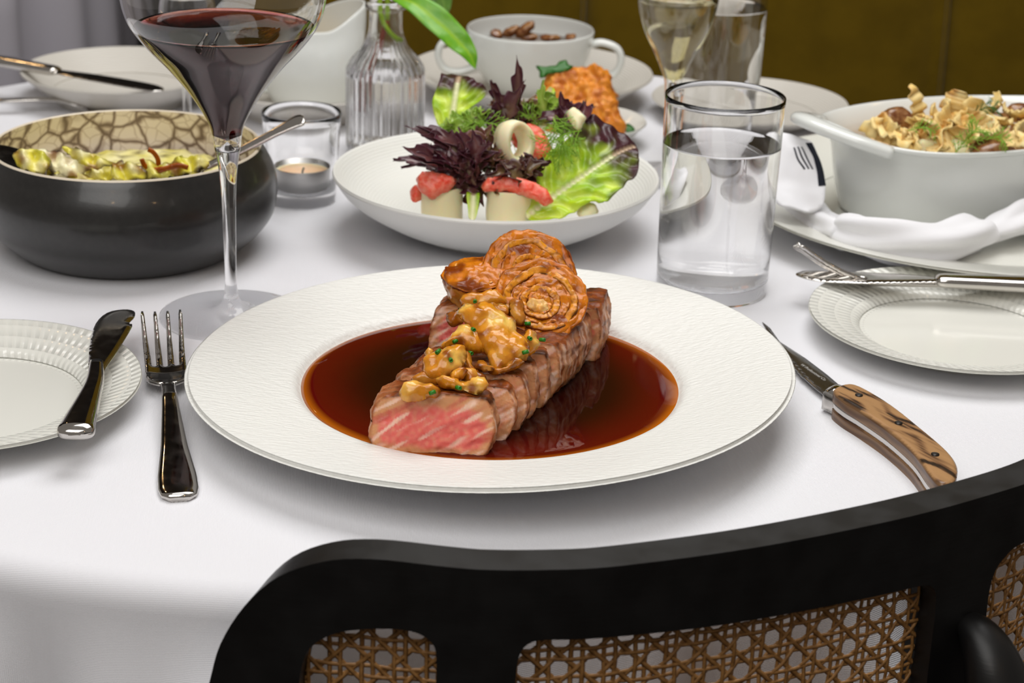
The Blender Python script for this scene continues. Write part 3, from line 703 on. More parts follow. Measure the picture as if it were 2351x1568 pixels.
for i, (px, py, w, h, rot, lb) in enumerate([(1140, 78, 30, 22, 0, 'rounded dark mushroom slice at the left of the two-handled cup'), (1172, 72, 46, 20, 35, 'tan mushroom slice leaning in the two-handled cup'), (1205, 68, 58, 24, 40, 'upright dark brown mushroom slice in the two-handled cup'), (1215, 84, 44, 18, 0, 'pale mushroom slice lying low in the two-handled cup'), (1262, 86, 50, 16, 0, 'speckled mushroom slice in the middle of the two-handled cup'), (1310, 86, 24, 18, 10, 'small dark mushroom at the right of the two-handled cup')]):
    c = PY(px, py, .607); s = PXM(c); V, F = blob(w / 2 / s, .006, h / 2 / s, 3)
    o = mk('mushroom_slice', V, F, M['mushbrown'], loc=c); o.rotation_euler = (0, -math.radians(rot), 0); rough(o, [(.0018, 220)], i)
    tag(o, lb, 'mushroom', 'mushrooms in the two-handled cup')

# ------------------------------------------------------------------ cutlery
def plane_pts(pts, z): return [tuple(P(a, b, z)[:2]) for a, b in pts]
def fork(mtx, label, L=.194, hw=.0103, group='forks', zc=None):
    """local: handle end at y=0, tine tips at y=L"""
    t = thing('fork', label, 'fork', mtx.translation, group)
    zc = zc or (lambda y: float(np.interp(y, [0, .01, .05, .095, .112, .126, .14, .155, .175, L], [.0030, .0028, .0062, .0115, .0100, .0058, .0038, .0050, .0100, .0175])))
    R = mtx.copy(); R.translation = (0, 0, 0)
    def put(nm, V, F): return mk(nm, [R @ Vector(v) for v in V], F, M['steel'], t)
    ys = np.linspace(0.001, .124, 40)
    w = np.interp(ys, [0, .004, .010, .022, .05, .085, .105, .117, .124], [.0035, .0078, .0090, .0088, .0062, .0042, .0034, .0038, .0058])
    V, F = tube([(0, y, zc(y)) for y in ys], [(a, .0020 - .0006 * min(1, y / .12)) for a, y in zip(w, ys)], 20, sec=2.6, up=(0, 0, 1)); put('handle', V, F)
    y0, y1, ye = .118, L - .046, L; hw_ = hw; o = [(-.0045, y0), (-hw_ * .85, y0 + .006), (-hw_, y0 + .013)]
    gap = .0024; tw = (2 * hw_ - 3 * gap) / 4
    x = -hw_
    for k in range(4):
        sp = [-.0006, -.0002, .0002, .0006][k] * 2
        xl, xr = x, x + tw; xm = (xl + xr) / 2 + sp
        o += [(xl, y1 + .006), (xm - .00095, ye - .003), (xm - .0005, ye), (xm + .0005, ye), (xm + .00095, ye - .003), (xr, y1 + .008)]
        if k < 3: o += [(xr + .0001, y1 + .0012), (xr + gap / 2, y1), (xr + gap - .0001, y1 + .0012)]
        x = xr + gap
    o += [(hw_, y0 + .013), (hw_ * .85, y0 + .006), (.0045, y0)]
    def bow(x, y): return zc(y) + .14 * x * x / hw_ * (1 if y < .16 else .4)
    V, F = slab(o, .0014, lambda x, y, d: bow(x, y) + .0010 + .0005 * min(1, d / .0008), lambda x, y, d: bow(x, y) - .0008 - .0004 * min(1, d / .0008)); put('tined_head', V, F)
def along(a, b):
    a, b = Vector(a), Vector(b); y = (b - a).normalized(); x = y.cross(Vector((0, 0, 1))).normalized(); z = x.cross(y)
    m = Matrix((x, y, z)).transposed().to_4x4(); m.translation = a; return m
fork(along((-.1430, -.1270, 0), (-.1862, .0640, 0)), 'steel fork lying between the left bread plate and the steak plate')

def butter_knife():
    t = thing('butter_knife', 'small steel butter knife with rounded blade on the left bread plate', 'knife', (-.2, -.02, .0165)); off = np.array([-.2, -.02, .0165])
    z = .0195
    bl = plane_pts([(203, 850), (207, 792), (220, 748), (246, 723), (283, 715), (308, 719), (309, 733), (297, 747), (304, 754), (272, 808), (243, 850), (236, 862), (208, 862)], z)
    V, F = slab(splc(bl, 3), .0016, lambda x, y, d: .0042 + .0007 * min(1, d / .003), lambda x, y, d: .0040 - .0005 * min(1, d / .003))
    mk('blade', [(v[0] - off[0], v[1] - off[1], v[2]) for v in V], F, M['steel'], t)
    pa = [P(222, 838, z), P(218, 880, z), P(204, 920, z), P(190, 955, z), P(178, 985, z), P(171, 1005, z)]
    V, F = tube([(q[0] - off[0], q[1] - off[1], .0036 + (.0004 if 1 else 0)) for q in spl(pa, 6)], [(float(w), float(h)) for w, h in zip(np.interp(np.linspace(0, 1, 31), [0, .3, .6, .88, .96, 1], [.0034, .0048, .0070, .0086, .0078, .003]), np.interp(np.linspace(0, 1, 31), [0, .3, .9, 1], [.0024, .0032, .0042, .0018]))], 20, sec=2.7)
    mk('handle', V, F, M['steel'], t)
butter_knife()
def table_knife(a, b, label, blade_dark=False, group='table knives', bw=.0125):
    """handle end a -> blade tip b"""
    m = along(a, b); L = (Vector(b) - Vector(a)).length; t = thing('table_knife', label, 'knife', a, group); R = m.copy(); R.translation = (0, 0, 0)
    hl = L * .46; ys = np.linspace(0, hl, 26)
    V, F = tube([(0, y, 0) for y in ys], [(float(w), float(h)) for w, h in zip(np.interp(ys / hl, [0, .03, .12, .6, .95, 1], [.003, .0075, .0085, .0070, .0062, .0048]), np.interp(ys / hl, [0, .03, .12, .95, 1], [.0015, .0035, .0042, .0036, .0022]))], 20, sec=2.6)
    mk('handle', [R @ Vector(v) for v in V], F, M['steel'], t)
    o = splc([(-.0040, hl - .002), (-.0060, hl + .006), (-bw * .8, hl + .03), (-bw * .95, L - .03), (-bw * .8, L - .010), (-.002, L), (.004, L - .002), (.0075, L - .012), (.0080, hl + .02), (.0045, hl - .002)], 4)
    V, F = slab(o, .0014, lambda x, y, d: .0002 + .0008 * sm(0, .0035, d), lambda x, y, d: -.0002 - .0006 * sm(0, .0035, d))
    mk('blade', [R @ Vector(v) for v in V], F, M['steel'], t)
table_knife(tuple(P(2420, 655, .0195)), tuple(P(1829, 630, .0185)), 'steel table knife resting across the right bread plate')
m = along((.325, .1530, .0150), (.164, .1540, .0150)) @ Matrix.Rotation(math.radians(24), 4, 'Y')
fork(m, 'steel fork with raised tines under the table knife at the right', L=.164, hw=.0085, zc=lambda y: float(np.interp(y, [0, .07, .11, .118, .128, .138, .148, .156, .164], [.0002, .0005, .0002, .0, .0012, .0045, .0095, .0145, .0200])))

table_knife(tuple(P(-60, 128, .0300)), tuple(P(372, 208, .0290)), 'dark-reflecting table knife lying across the far left plate')
m = along(tuple(P(-160, 238, .004)), tuple(P(203, 250, .0)))
def side_fork():
    t = thing('fork', 'dark-reflecting fork arched on the cloth behind the black bowl', 'fork', P(60, 232, .008), 'forks'); off = np.array(t.location)
    pa = [P(-120, 236, .006), P(0, 231, .011), (P(90, 228, .012)), P(145, 231, .0125), P(178, 241, .010), P(200, 250, .006), P(222, 262, .003)]
    ys = spl(pa, 6); mk('handle', *tube([q - off for q in ys], [(.0042, .0016)] * len(ys), 14), M['steel'], t)
    o = [(-.004, 0), (-.010, .012), (-.010, .05), (-.0075, .05), (-.0070, .024), (-.0030, .024), (-.0028, .05), (.0028, .05), (.0030, .024), (.0070, .024), (.0075, .05), (.010, .05), (.010, .012), (.004, 0)]
    mm = along(P(214, 258, .004), P(300, 330, .002)); mm.translation -= Vector(off)
    V, F = slab(o, .003, lambda x, y, d: .0028, lambda x, y, d: .0012); mk('tined_head', [mm @ Vector(v) for v in V], F, M['steel'], t)
side_fork()
def prong():
    a, b = P(366, 204, .022), P(292, 252, .001); t = thing('dessert_spoon', 'slim steel spoon handle leaning on the far left plate', 'spoon', b); off = np.array(b)
    ys = spl([a, (a + b) / 2 + (0, 0, .001), b, b + (b - a) * .3 * np.array([1, 1, 0])], 5)
    mk('handle', *tube([q - off for q in ys], [(.0032, .0011)] * len(ys), 14), M['steel'], t)
    V, F = blob(.012, .019, .003, 3); q = b + (b - a) * .55 * np.array([1, 1, 0]); an = math.atan2((b - a)[1], (b - a)[0]) - math.pi / 2
    o = mk('spoon_bowl', V, F, M['steel'], t, loc=tuple(q - off + np.array([0, 0, .003]))); o.rotation_euler = (0, 0, an)
prong()

def steak_knife():
    off = np.array([.18, -.03, 0]); t = thing('steak_knife', 'steak knife with layered brown wood handle right of the steak plate', 'knife', off)
    def put(nm, V, F, m_, sub=0): return mk(nm, [np.array(v) - off for v in V], F, m_, t)
    # blade lies low, tip under the plate rim
    bl = plane_pts([(1905, 915), (1870, 888), (1846, 866)], .0052)
    for i in range(1, 12):      # serrations
        q = P(1846 - i * 6.5, 866 - i * 7.6, .0052)[:2]; bl += [(q[0] - .0007, q[1] - .0009), (q[0], q[1])]
    bl += plane_pts([(1752, 742), (1750, 738), (1768, 752), (1790, 783), (1850, 822), (1900, 860), (1928, 884)], .0052)
    V, F = slab(bl, .0018, lambda x, y, d: .0050 + .0007 * min(1, d / .003), lambda x, y, d: .0042 - .0004 * min(1, d / .003)); blade = put('blade', V, F, M['steeldk'])
    z = .0150
    top = splc(plane_pts([(1913, 898), (1938, 884), (1975, 889), (2045, 930), (2115, 985), (2172, 1034), (2196, 1068), (2196, 1098), (2180, 1113), (2155, 1112), (2133, 1090), (2098, 1042), (2040, 990), (1975, 945), (1935, 920)], z), 5)
    def layer(nm, z0, z1, m_, inset=0.0, rnd=.0012):
        c = top.mean(0); o = np.array([c + (p - c) * (1 - inset) for p in top])
        V, F = slab(o, .0009, lambda x, y, d: z1 - rnd * (1 - min(1, d / .002)) ** 2, lambda x, y, d: z0, nside=6)
        return put(nm, V, F, m_)
    w1, w2_, w3_ = hexc('A88056'), hexc('6A4830'), hexc('2A1C12')
    def grain(co, no):
        u = co.x * .55 + co.y * -.83; v = co.x * .83 + co.y * .55
        k = nz(u * 24 + 3, v * 170 + 1.2 * nz(u * 50, v * 50), 2) + .35 * nz(u * 50, v * 700, 5); g = nz(u * 60, v * 900, 7)
        if abs(no.z) < .6:
            s = .5 + .5 * math.sin(co.z * 9000 + 6 * nz(u * 40, 0, 1)); return mixc(w2_ * .7, w1 * .75, s * .6)
        c = mixc(w1, w2_, sm(-.05, .35, k)); c = mixc(c, w3_, sm(.22, .40, k + .25 * g)); return mixc(c, w1 * 1.15, sm(.1, .5, -k) * .6)
    o = top_scale = layer('wood_scale', .0098, .0160, M['wood']); paint(o, grain)
    layer('steel_tang', .0072, .0098, M['steel'], .012, 0)
    o = layer('wood_scale', .0008, .0072, M['wood'], .01); paint(o, grain)
    # bolster
    bo = plane_pts([(1890, 896), (1902, 884), (1922, 879), (1944, 884), (1935, 918), (1915, 908)], .013)
    V, F = slab(bo, .0022, lambda x, y, d: .0118 + .0030 * min(1, d / .004), lambda x, y, d: .0030, nside=3); put('bolster', V, F, M['steel'])
    for px, py in ((1972, 908), (2063, 972), (2147, 1044)):
        q = P(px, py, .0160); V, F, _ = lathe([(1e-5, .0), (.0019, .0), (.0019, .0012), (1e-5, .0012)], 20); put('rivet', [np.array(v) + np.array([q[0], q[1], .0153]) for v in V], F, M['rivet']).parent = top_scale
    q0, q1 = P(2182, 1112, .008), P(2196, 1090, .008)
    # etched lettering on the blade
    cu = bpy.data.curves.new('lettering', 'FONT'); cu.body = 'W Professional Co'; cu.size = .0030; cu.extrude = .00003
    tmp = bpy.data.objects.new('tmp', cu); COL.objects.link(tmp); dg = bpy.context.evaluated_depsgraph_get(); me = bpy.data.meshes.new_from_object(tmp.evaluated_get(dg)); bpy.data.objects.remove(tmp)
    me.name = 'lettering'; me.materials.clear(); me.materials.append(M['etch'])
    o = bpy.data.objects.new('lettering', me); COL.objects.link(o); o.parent = blade
    a = P(1836, 837, .0058); b = P(1892, 874, .0058); an = math.atan2(b[1] - a[1], b[0] - a[0]); o.location = Vector(a - off) + Vector((0, 0, .0001)); o.rotation_euler = (0, 0, an)
steak_knife()

# ------------------------------------------------------------------ the steak
C_CR, C_CR2, C_GR, C_PK, C_PK2, C_FAT = hexc('54240C'), hexc('9A4E16'), hexc('DBA274'), hexc('E4645A'), hexc('F2948A'), hexc('F8D8C6')
def steak_slice(i, xl, xr, y0, dy, h, label, z0=.0112, lean=.003, shear=0.0, yaw=0.0, pink=1.0):
    w = xr - xl; rnd = random.Random(40 + i); j = lambda a: rnd.uniform(-a, a)
    o = splc([(.0 + .001, .004 + j(.001)), (.0005, h * .5), (.004 + j(.001), h * .86), (.011, h * .96 + j(.0006)), (w * .5, h + j(.0008)), (w - .007, h * .985 + j(.0006)), (w - .0010, h * .90), (w + .0012 + j(.0008), h * .5), (w - .001, .005), (w - .006, .0006), (w * .5, .0), (.006, .0004)], 5)
    V, F = slab(o, .00085, lambda x, y, d: 0, lambda x, y, d: -dy, nside=max(6, int(dy / .0012)))
    cx = w / 2; W = []
    for (x, zz, q) in V:           # q: 0 front .. -dy back
        dd = -q; X = x - cx + shear * dd; Y = dd + lean * zz / h
        bul = .0012 * math.sin(math.pi * min(1, dd / dy)) * (1 if (x < .004 or x > w - .004) else 0)
        X += bul * (-1 if x < cx else 1)
        W.append((X, Y, zz))
    uvw = [(v[0], v[1], -v[2]) for v in V]
    ob = mk('steak_slice', W, F, M['meat'], loc=(xl + cx, y0, z0)); ob.rotation_euler = (0, 0, yaw)
    rough(ob, [(.0012, 190), (.0006, 600)], i)
    D = segdist(np.array([(u[0], u[1]) for u in uvw]), resample(o, .002))
    a = ob.data.color_attributes.new('Col', 'FLOAT_COLOR', 'POINT'); arr = np.ones((len(uvw), 4))
    for k, (u, d) in enumerate(zip(uvw, D)):
        x, zz, dd = u; n1 = nz(x * 130, zz * 130, dd * 130 + i); n2 = nz(x * 420, zz * 420, dd * 420)
        face = d > .0002
        if face:
            e = d + .0022 * n1
            c = mixc(C_GR, mixc(C_PK, C_PK2, .5 + .5 * n2), sm(.0030, .0068, e + (.001 if zz < h * .6 else -.0012)) * pink)
            m_ = nz((x * .85 + zz * .55) * 70, (-x * .55 + zz * .85) * 420, i * 3.1); c = mixc(c, C_FAT, sm(.14, .42, m_) * .9); m2 = nz((x * .9 + zz * .43) * 45 + 7, (-x * .43 + zz * .9) * 260, i * 5.1); c = mixc(c, hexc('C8504C'), .6 * sm(.15, .45, m2) * pink)
            c = mixc(c, C_GR * 1.05, .3 * sm(.0, .5, n2)); c = mixc(C_CR2, c, sm(.0, .0012, d))
        else:
            topf = sm(h * .84, h * .95, zz + .002 * n1); botf = 1 - sm(.0015, .006, zz)
            side = mixc(C_GR * .95, hexc('964C18'), min(1, max(0, .62 + .9 * nz(x * 200, zz * 70 + dd * 60, dd * 420)))); side = mixc(side, C_FAT, .55 * sm(.10, .45, nz(zz * 70 + i, dd * 420, 3))); side = mixc(side, C_CR, .6 * sm(.15, .5, nz(zz * 240, dd * 240, 8 + i)))
            cr = mixc(C_CR, C_CR2, .5 + .6 * n2); cr = mixc(cr, C_CR * .5, .8 * sm(.1, .5, n1))
            c = mixc(side, cr, max(topf, botf))
        arr[k, :3] = np.clip(c, 0, 1)
    a.data.foreach_set('color', arr.ravel())
    return tag(ob, label, 'steak', 'slices of the steak')
steak_slice(1, -.0632, -.0080, -.0915, .0110, .0285, 'front steak slice showing its pink marbled cut face', yaw=-.05, lean=.0045)
steak_slice(2, -.0605, .0015, -.0770, .0090, .0262, 'steak slice directly behind the front pink slice', lean=.0065, yaw=.03, pink=.25)
steak_slice(3, -.0560, .0066, -.0640, .0090, .0280, 'third steak slice from the front, under the mushrooms', lean=.0055, yaw=-.02, pink=.3)
steak_slice(4, -.0490, .0120, -.0508, .0092, .0288, 'fourth steak slice from the front, under the large mushroom', lean=.0065, yaw=.03, pink=.3)
steak_slice(5, -.0430, .0176, -.0375, .0092, .0294, 'fifth steak slice with pale fat streak on its right side', lean=.0055, yaw=.0, pink=.3)
steak_slice(6, -.0370, .0225, -.0245, .0470, .0296, 'thick browned steak piece under the front onion slice', lean=.004, shear=.36, pink=.4)
steak_slice(7, -.0425, .0440, .0255, .0290, .0298, 'rear steak piece with pink edge under the left onion', lean=.004, shear=.22)

# ------------------------------------------------------------------ onions
O1, O2, O3, O4 = hexc('D07204'), hexc('7A2E02'), hexc('EAA22A'), hexc('260B02')
def onion_slice(label, c, elev, yaw, rx, ry, th, rings, seed, pale=.0, core=None):
    t = thing('onion_slice', label, 'onion', c, 'roasted onion slices'); R = facing((0, 0, 0), elev, yaw)
    def put(nm, V, F, paintfn, lay):
        o = mk(nm, V, F, M['onion'], t); rough(o, lay, seed); paint(o, paintfn)
        o.data.transform(R); return o
    # body: squat dome behind the cut face
    n, m = 72, 20; V, F = [], []
    prof = spl([(1e-4, -th), (.55, -th * .96), (.86, -th * .68), (1.0, -th * .25), (.985, .03 * th), (.92, .10 * th), (.78, .13 * th), (.4, .20 * th), (1e-4, .22 * th)], 5)
    V, F, _ = lathe([(r, z) for r, z in prof], n)
    V = [(v[0] * rx * (1 + .05 * nz(math.atan2(v[1], v[0]) * 1.3, seed)), v[1] * ry * (1 + .05 * nz(math.atan2(v[1], v[0]) * 1.3, seed + 5)), v[2] + .0012 * nz(v[0] * 2, v[1] * 2, seed)) for v in V]
    put('outer_layer', V, F, lambda co, no: mixc(mixc(mixc(O1, O3, .25), O2, .9 * sm(-.05, .45, nz(co.x * 120, co.y * 120, co.z * 120 + seed))), mixc(O3, hexc('D8A860'), .5), pale * sm(-.3, .4, -no.z)), [(.0011, 260), (.0005, 700)])
    for k in range(rings):
        lo_, hi_ = ((.83, 1.02), (.64, .815), (.46, .625), (.29, .445), (.13, .275))[k]; NA, ns = 96, 16; V, F, CO = [], [], []; cx_, cy_ = core if core else (.04, -.12)
        for i in range(NA):
            a = 2 * math.pi * i / NA; ca, sa = math.cos(a), math.sin(a); wob = 1 + .13 * nz(ca * 1.1, sa * 1.1, seed) + .05 * nz(ca * 2.2 + k * 2, sa * 2.2, seed + 4)
            f, hw = (lo_ + hi_) / 2 * wob, (hi_ - lo_) / 2 * (1.02 + .45 * nz(ca * 1.3, sa * 1.3, k * 3 + seed)); ec = 1 - f
            zz = .0016 * (1 - f * f) + .0012 * nz(ca * 1.4, sa * 1.4, k * 2 + seed * 2) + (-.0002, .0006, .0001, .0007, .0003)[k]
            for s_ in range(ns):
                b = 2 * math.pi * s_ / ns; c_, d_ = math.cos(b), math.sin(b); c_ = math.copysign(abs(c_) ** .55, c_); d_ = math.copysign(abs(d_) ** .75, d_); w = hw * c_
                V.append(((f + w) * rx * ca + cx_ * ec * rx, (f + w) * ry * sa + cy_ * ec * ry, zz + .0009 * d_ + .0003 * w / hw))
                e = abs(c_); n1 = nz(ca * 3 + k, sa * 3, seed); n2 = nz(ca * 9, sa * 9, seed + s_ * .5)
                base = mixc(O3, O1, (.75, .15, .6, .2, .4)[k] + .5 * n1); c = mixc(base, O2, sm(.72, 1.0, e)); c = mixc(c, O2, .7 * sm(.05, .5, n2)); c = mixc(c, O4, .85 * sm(.1, .45, n1 + .25 * n2) * (1 if k < 2 else .4) * sm(.3, .9, e)); CO.append(c)
        for i in range(NA):
            for s_ in range(ns): i2, s2 = (i + 1) % NA, (s_ + 1) % ns; F.append((i * ns + s_, i2 * ns + s_, i2 * ns + s2, i * ns + s2))
        o = mk('onion_layer', V, F, M['onion'], t); rough(o, [(.0008, 240), (.0005, 700)], seed + k); at = o.data.color_attributes.new('Col', 'FLOAT_COLOR', 'POINT')
        for q_, c in enumerate(CO): at.data[q_].color = rgba(np.clip(c, 0, 1))
        o.data.transform(R)
    if core:
        V, F = blob(rx * .24, ry * .20, .0028, 4); V = [(v[0] + core[0] * rx, v[1] + core[1] * ry, v[2] + .0022) for v in V]
        put('onion_heart', V, F, lambda co, no: mixc(hexc('F0D9A0'), O3, .5 + .5 * nz(co.x * 200, co.y * 200)), [(.0030, 190), (.0012, 420)])
    return t
onion_slice('glossy roasted onion slice with pale heart at the front of the onion pile', PY(1243, 682, .012), 52, 8, .0232, .0225, .0095, 5, 3, 0, (-.10, -.30))
onion_slice('browned onion slice with visible rings at the back of the onion pile', PY(1213, 622, .036), 40, 4, .0240, .0225, .0105, 5, 8)
onion_slice('round pale-skinned roasted onion half at the left of the onion pile', PY(1092, 632, .034), 74, -25, .0168, .0150, .0215, 3, 14, .9)

# ------------------------------------------------------------------ mushrooms and chives
MU1, MU2, MU3 = hexc('E0981E'), hexc('9A500A'), hexc('F8CC66')
def mushroom(i, outline, y, elev, th, label, tone=0.0, warp=None, yaw=0):
    cx = sum(p[0] for p in outline) / len(outline); cy = sum(p[1] for p in outline) / len(outline)
    y = P(cx, cy, y + .0015)[1]; o, c = ol([(cx + (a - cx) * 1.16, cy + (b - cy) * 1.16) for a, b in outline], cx, cy, y, elev); V, F = pillow(splc(o, 3), .0011, th * 1.15, th * .8, th * 1.9, warp)
    ob = mk('chanterelle', V, F, M['mush']); rough(ob, [(.0022, 120), (.0010, 280), (.0004, 800)], i)
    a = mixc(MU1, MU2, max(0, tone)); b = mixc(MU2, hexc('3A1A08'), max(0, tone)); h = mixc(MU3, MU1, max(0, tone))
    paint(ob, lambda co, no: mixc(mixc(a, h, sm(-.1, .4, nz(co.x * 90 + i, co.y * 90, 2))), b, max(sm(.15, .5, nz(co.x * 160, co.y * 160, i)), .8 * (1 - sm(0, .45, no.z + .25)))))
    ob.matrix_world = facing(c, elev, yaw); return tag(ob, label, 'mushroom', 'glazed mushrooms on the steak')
mushroom(1, [(1075, 712), (1110, 705), (1150, 716), (1172, 735), (1180, 758), (1200, 780), (1206, 812), (1180, 822), (1150, 846), (1132, 838), (1112, 800), (1095, 772), (1072, 750), (1060, 730)], 0.0500, 50, .0062, 'largest flat golden mushroom in the middle of the pile', -.2)
mushroom(2, [(1018, 795), (1040, 770), (1062, 752), (1092, 757), (1108, 775), (1106, 800), (1085, 806), (1060, 796), (1035, 802)], 0.0475, 55, .0060, 'curled amber mushroom cap left of the largest mushroom', 0)
mushroom(3, [(980, 830), (1000, 815), (1035, 798), (1062, 800), (1060, 825), (1050, 850), (1030, 868), (1002, 876), (983, 868), (977, 848)], 0.0455, 48, .0072, 'rounded tan mushroom cap over the middle slices', .1)
mushroom(4, [(925, 888), (950, 880), (985, 882), (1004, 892), (1002, 906), (980, 914), (945, 920), (928, 912)], 0.0410, 55, .0050, 'flat brown mushroom slice lying just behind the front steak slice', .25)
mushroom(5, [(1006, 872), (1020, 864), (1045, 874), (1075, 876), (1100, 870), (1112, 882), (1108, 896), (1085, 904), (1050, 898), (1020, 888)], 0.0415, 50, .0040, 'thin curved mushroom strip below the round cap', -.3)
mushroom(6, [(1070, 812), (1085, 822), (1092, 850), (1108, 862), (1106, 876), (1088, 872), (1072, 850), (1064, 830)], 0.0415, 45, .0042, 'dark roasted mushroom stem under the largest mushroom', .9)
mushroom(7, [(1062, 690), (1088, 676), (1120, 672), (1150, 684), (1152, 700), (1120, 702), (1090, 708), (1068, 706)], 0.0500, 50, .0048, 'amber mushroom piece tucked against the onion pile', .1)
mushroom(8, [(1196, 780), (1212, 760), (1232, 766), (1236, 790), (1222, 812), (1202, 814)], 0.0450, 50, .0045, 'small amber mushroom right of the largest mushroom', .15)
mushroom(9, [(978, 812), (986, 803), (996, 812), (994, 828), (982, 832)], 0.0430, 50, .0032, 'tiny bright yellow mushroom end at the left of the pile', -.8)
mushroom(10, [(1100, 830), (1130, 836), (1134, 846), (1110, 854), (1092, 846)], 0.0425, 45, .0040, 'dark mushroom underside below the largest mushroom', .6)
mushroom(11, [(1032, 720), (1056, 708), (1066, 722), (1062, 742), (1046, 748), (1032, 738)], 0.0470, 45, .0038, 'charred mushroom edge beside the pink rear steak piece', .85)
mushroom(12, [(1182, 690), (1200, 700), (1206, 730), (1196, 742), (1180, 726), (1172, 704)], 0.0470, 45, .0036, 'dark crisp mushroom beside the front onion slice', .75)
mushroom(13, [(1040, 846), (1060, 842), (1072, 850), (1058, 866), (1038, 872)], 0.0450, 50, .0032, 'small golden mushroom shred on the thin strip', -.4)
mushroom(14, [(950, 866), (975, 856), (1000, 862), (1004, 878), (975, 884), (952, 880)], .0400, 50, .0036, 'brown mushroom scrap left of the round cap', .5)
mushroom(15, [(1060, 860), (1085, 852), (1100, 866), (1092, 884), (1068, 884)], .0400, 50, .0036, 'dark mushroom scrap above the thin strip', .7)
mushroom(16, [(1110, 690), (1140, 694), (1168, 706), (1164, 724), (1130, 716), (1104, 706)], .0480, 50, .0040, 'brown mushroom fold behind the largest mushroom', .4)
mushroom(17, [(1130, 848), (1160, 842), (1180, 826), (1196, 832), (1178, 850), (1146, 862)], .0410, 50, .0034, 'thin dark mushroom edge right under the largest mushroom', .6)
bpy.context.view_layer.update(); DG = bpy.context.evaluated_depsgraph_get()
for i, (px, py, y, a) in enumerate([(1091, 690, -.008, 0), (1083, 757, -.036, 20), (1042, 783, -.040, 130), (1078, 807, -.044, 30), (1032, 824, -.058, 10), (1003, 813, -.050, 150), (985, 903, -.074, 120), (1205, 744, -.018, 80), (1215, 777, -.030, 20), (1237, 782, -.026, 60), (1199, 808, -.032, 110), (1047, 886, -.070, 40)]):
    hit = scene.ray_cast(DG, Vector(CAM), Vector(ray(px, py)).normalized()); c = np.array(hit[1]) + .0009 * np.array(hit[2]); V, F, _ = lathe([(.0004, 0), (.00095, 0), (.00095, .0028), (.0004, .0028), (.0004, 0)], 10)
    o = mk('chive_snip', V, F, M['chive'], loc=c); o.rotation_euler = (math.radians(80), 0, math.radians(a))
    nm = ['on the amber piece by the onions', 'on the curled amber cap', 'at the left edge of the curled amber cap', 'between the two round caps', 'on the rounded tan cap', 'beside the tiny yellow mushroom end', 'on the flat brown slice in front', 'under the front onion slice', 'on the small amber mushroom at the right', 'just right of the small amber mushroom', 'below the small amber mushroom', 'under the thin curved strip'][i]
    tag(o, 'green chive snip ' + nm, 'chive', 'chive snips on the mushrooms')

# ------------------------------------------------------------------ salad
def piece(name, outline, y, elev, m, th, label, cat, group, colfn=None, res=.0015, warp=None, yaw=0, lay=((.0008, 250),), seed=0, rnd=None, n=3, t2=None):
    cx = sum(p[0] for p in outline) / len(outline); cy = sum(p[1] for p in outline) / len(outline)
    o, c = ol(outline, cx, cy, y, elev); V, F = pillow(splc(o, n), res, th, t2, rnd or th * 1.2, warp)
    ob = mk(name, V, F, m)
    if lay: rough(ob, lay, seed)
    if colfn: paint(ob, colfn)
    ob.matrix_world = facing(c, elev, yaw); return tag(ob, label, cat, group)
LG1, LG2, LG3, LPU, LPU2, LRIB = hexc('B6D61C'), hexc('84B41A'), hexc('DDE86A'), hexc('2B0E16'), hexc('4A1A26'), hexc('E6E6B8')
def romaine(outline, mid, y, elev, label, tip_from, seed, yaw=0, curl=.25, ripple=.0016):
    cx = sum(p[0] for p in outline) / len(outline); cy = sum(p[1] for p in outline) / len(outline)
    o, c = ol(outline, cx, cy, y, elev); md, _ = ol(mid, cx, cy, y, elev); md = spl(md, 8); A, B = md[0], md[-1]; ax = (B - A) / np.linalg.norm(B - A); L = np.linalg.norm(B - A); pr = np.array([-ax[1], ax[0]])
    def rib(x, y): q = np.array([[x, y]]); return float(np.min(np.linalg.norm(md - q, axis=1)))
    def vein(x, y):
        d = np.array([x, y]) - A; u = d @ ax; v = d @ pr; return math.sin((u - abs(v) * .75) * 520 + seed + 3 * nz(x * 80, y * 80)), u / L, v
    def w(x, y):
        s, u, v = vein(x, y); r = rib(x, y); k = sm(.0015, .008, r)
        return ripple * k * (s * .8 + 1.0 * nz(x * 170, y * 170, seed)) + curl * (v * v) / .05 - .002 * (1 - sm(0, .003, r)) - .10 * max(0, u - .75) ** 2
    V, F = slab(splc(o, 3), .0011, lambda x, y, d: w(x, y) + .0004, lambda x, y, d: w(x, y) - .0004)
    ob = mk('romaine_leaf', V, F, M['leaf'])
    def col(co, no):
        s, u, v = vein(co.x, co.y); r = rib(co.x, co.y); n1 = nz(co.x * 120, co.y * 120, seed)
        g = mixc(mixc(LG1, LG3, sm(.1, .9, .5 - .5 * s) * .5), LG2, sm(-.2, .6, n1 + (u - .3)) * .75)
        pu = sm(tip_from - .16, tip_from + .20, u + .22 * n1 + 9 * max(0, abs(v) - .012)); g = mixc(g, mixc(LPU, LPU2, .5 + .5 * n1), pu)
        return mixc(LRIB if u < .8 else mixc(LRIB, hexc('A87868'), .7), g, sm(.0006, .0022 + .0012 * (1 - u), r))
    paint(ob, col); ob.matrix_world = facing(c, elev, yaw); return tag(ob, label, 'lettuce', 'romaine leaves in the salad')
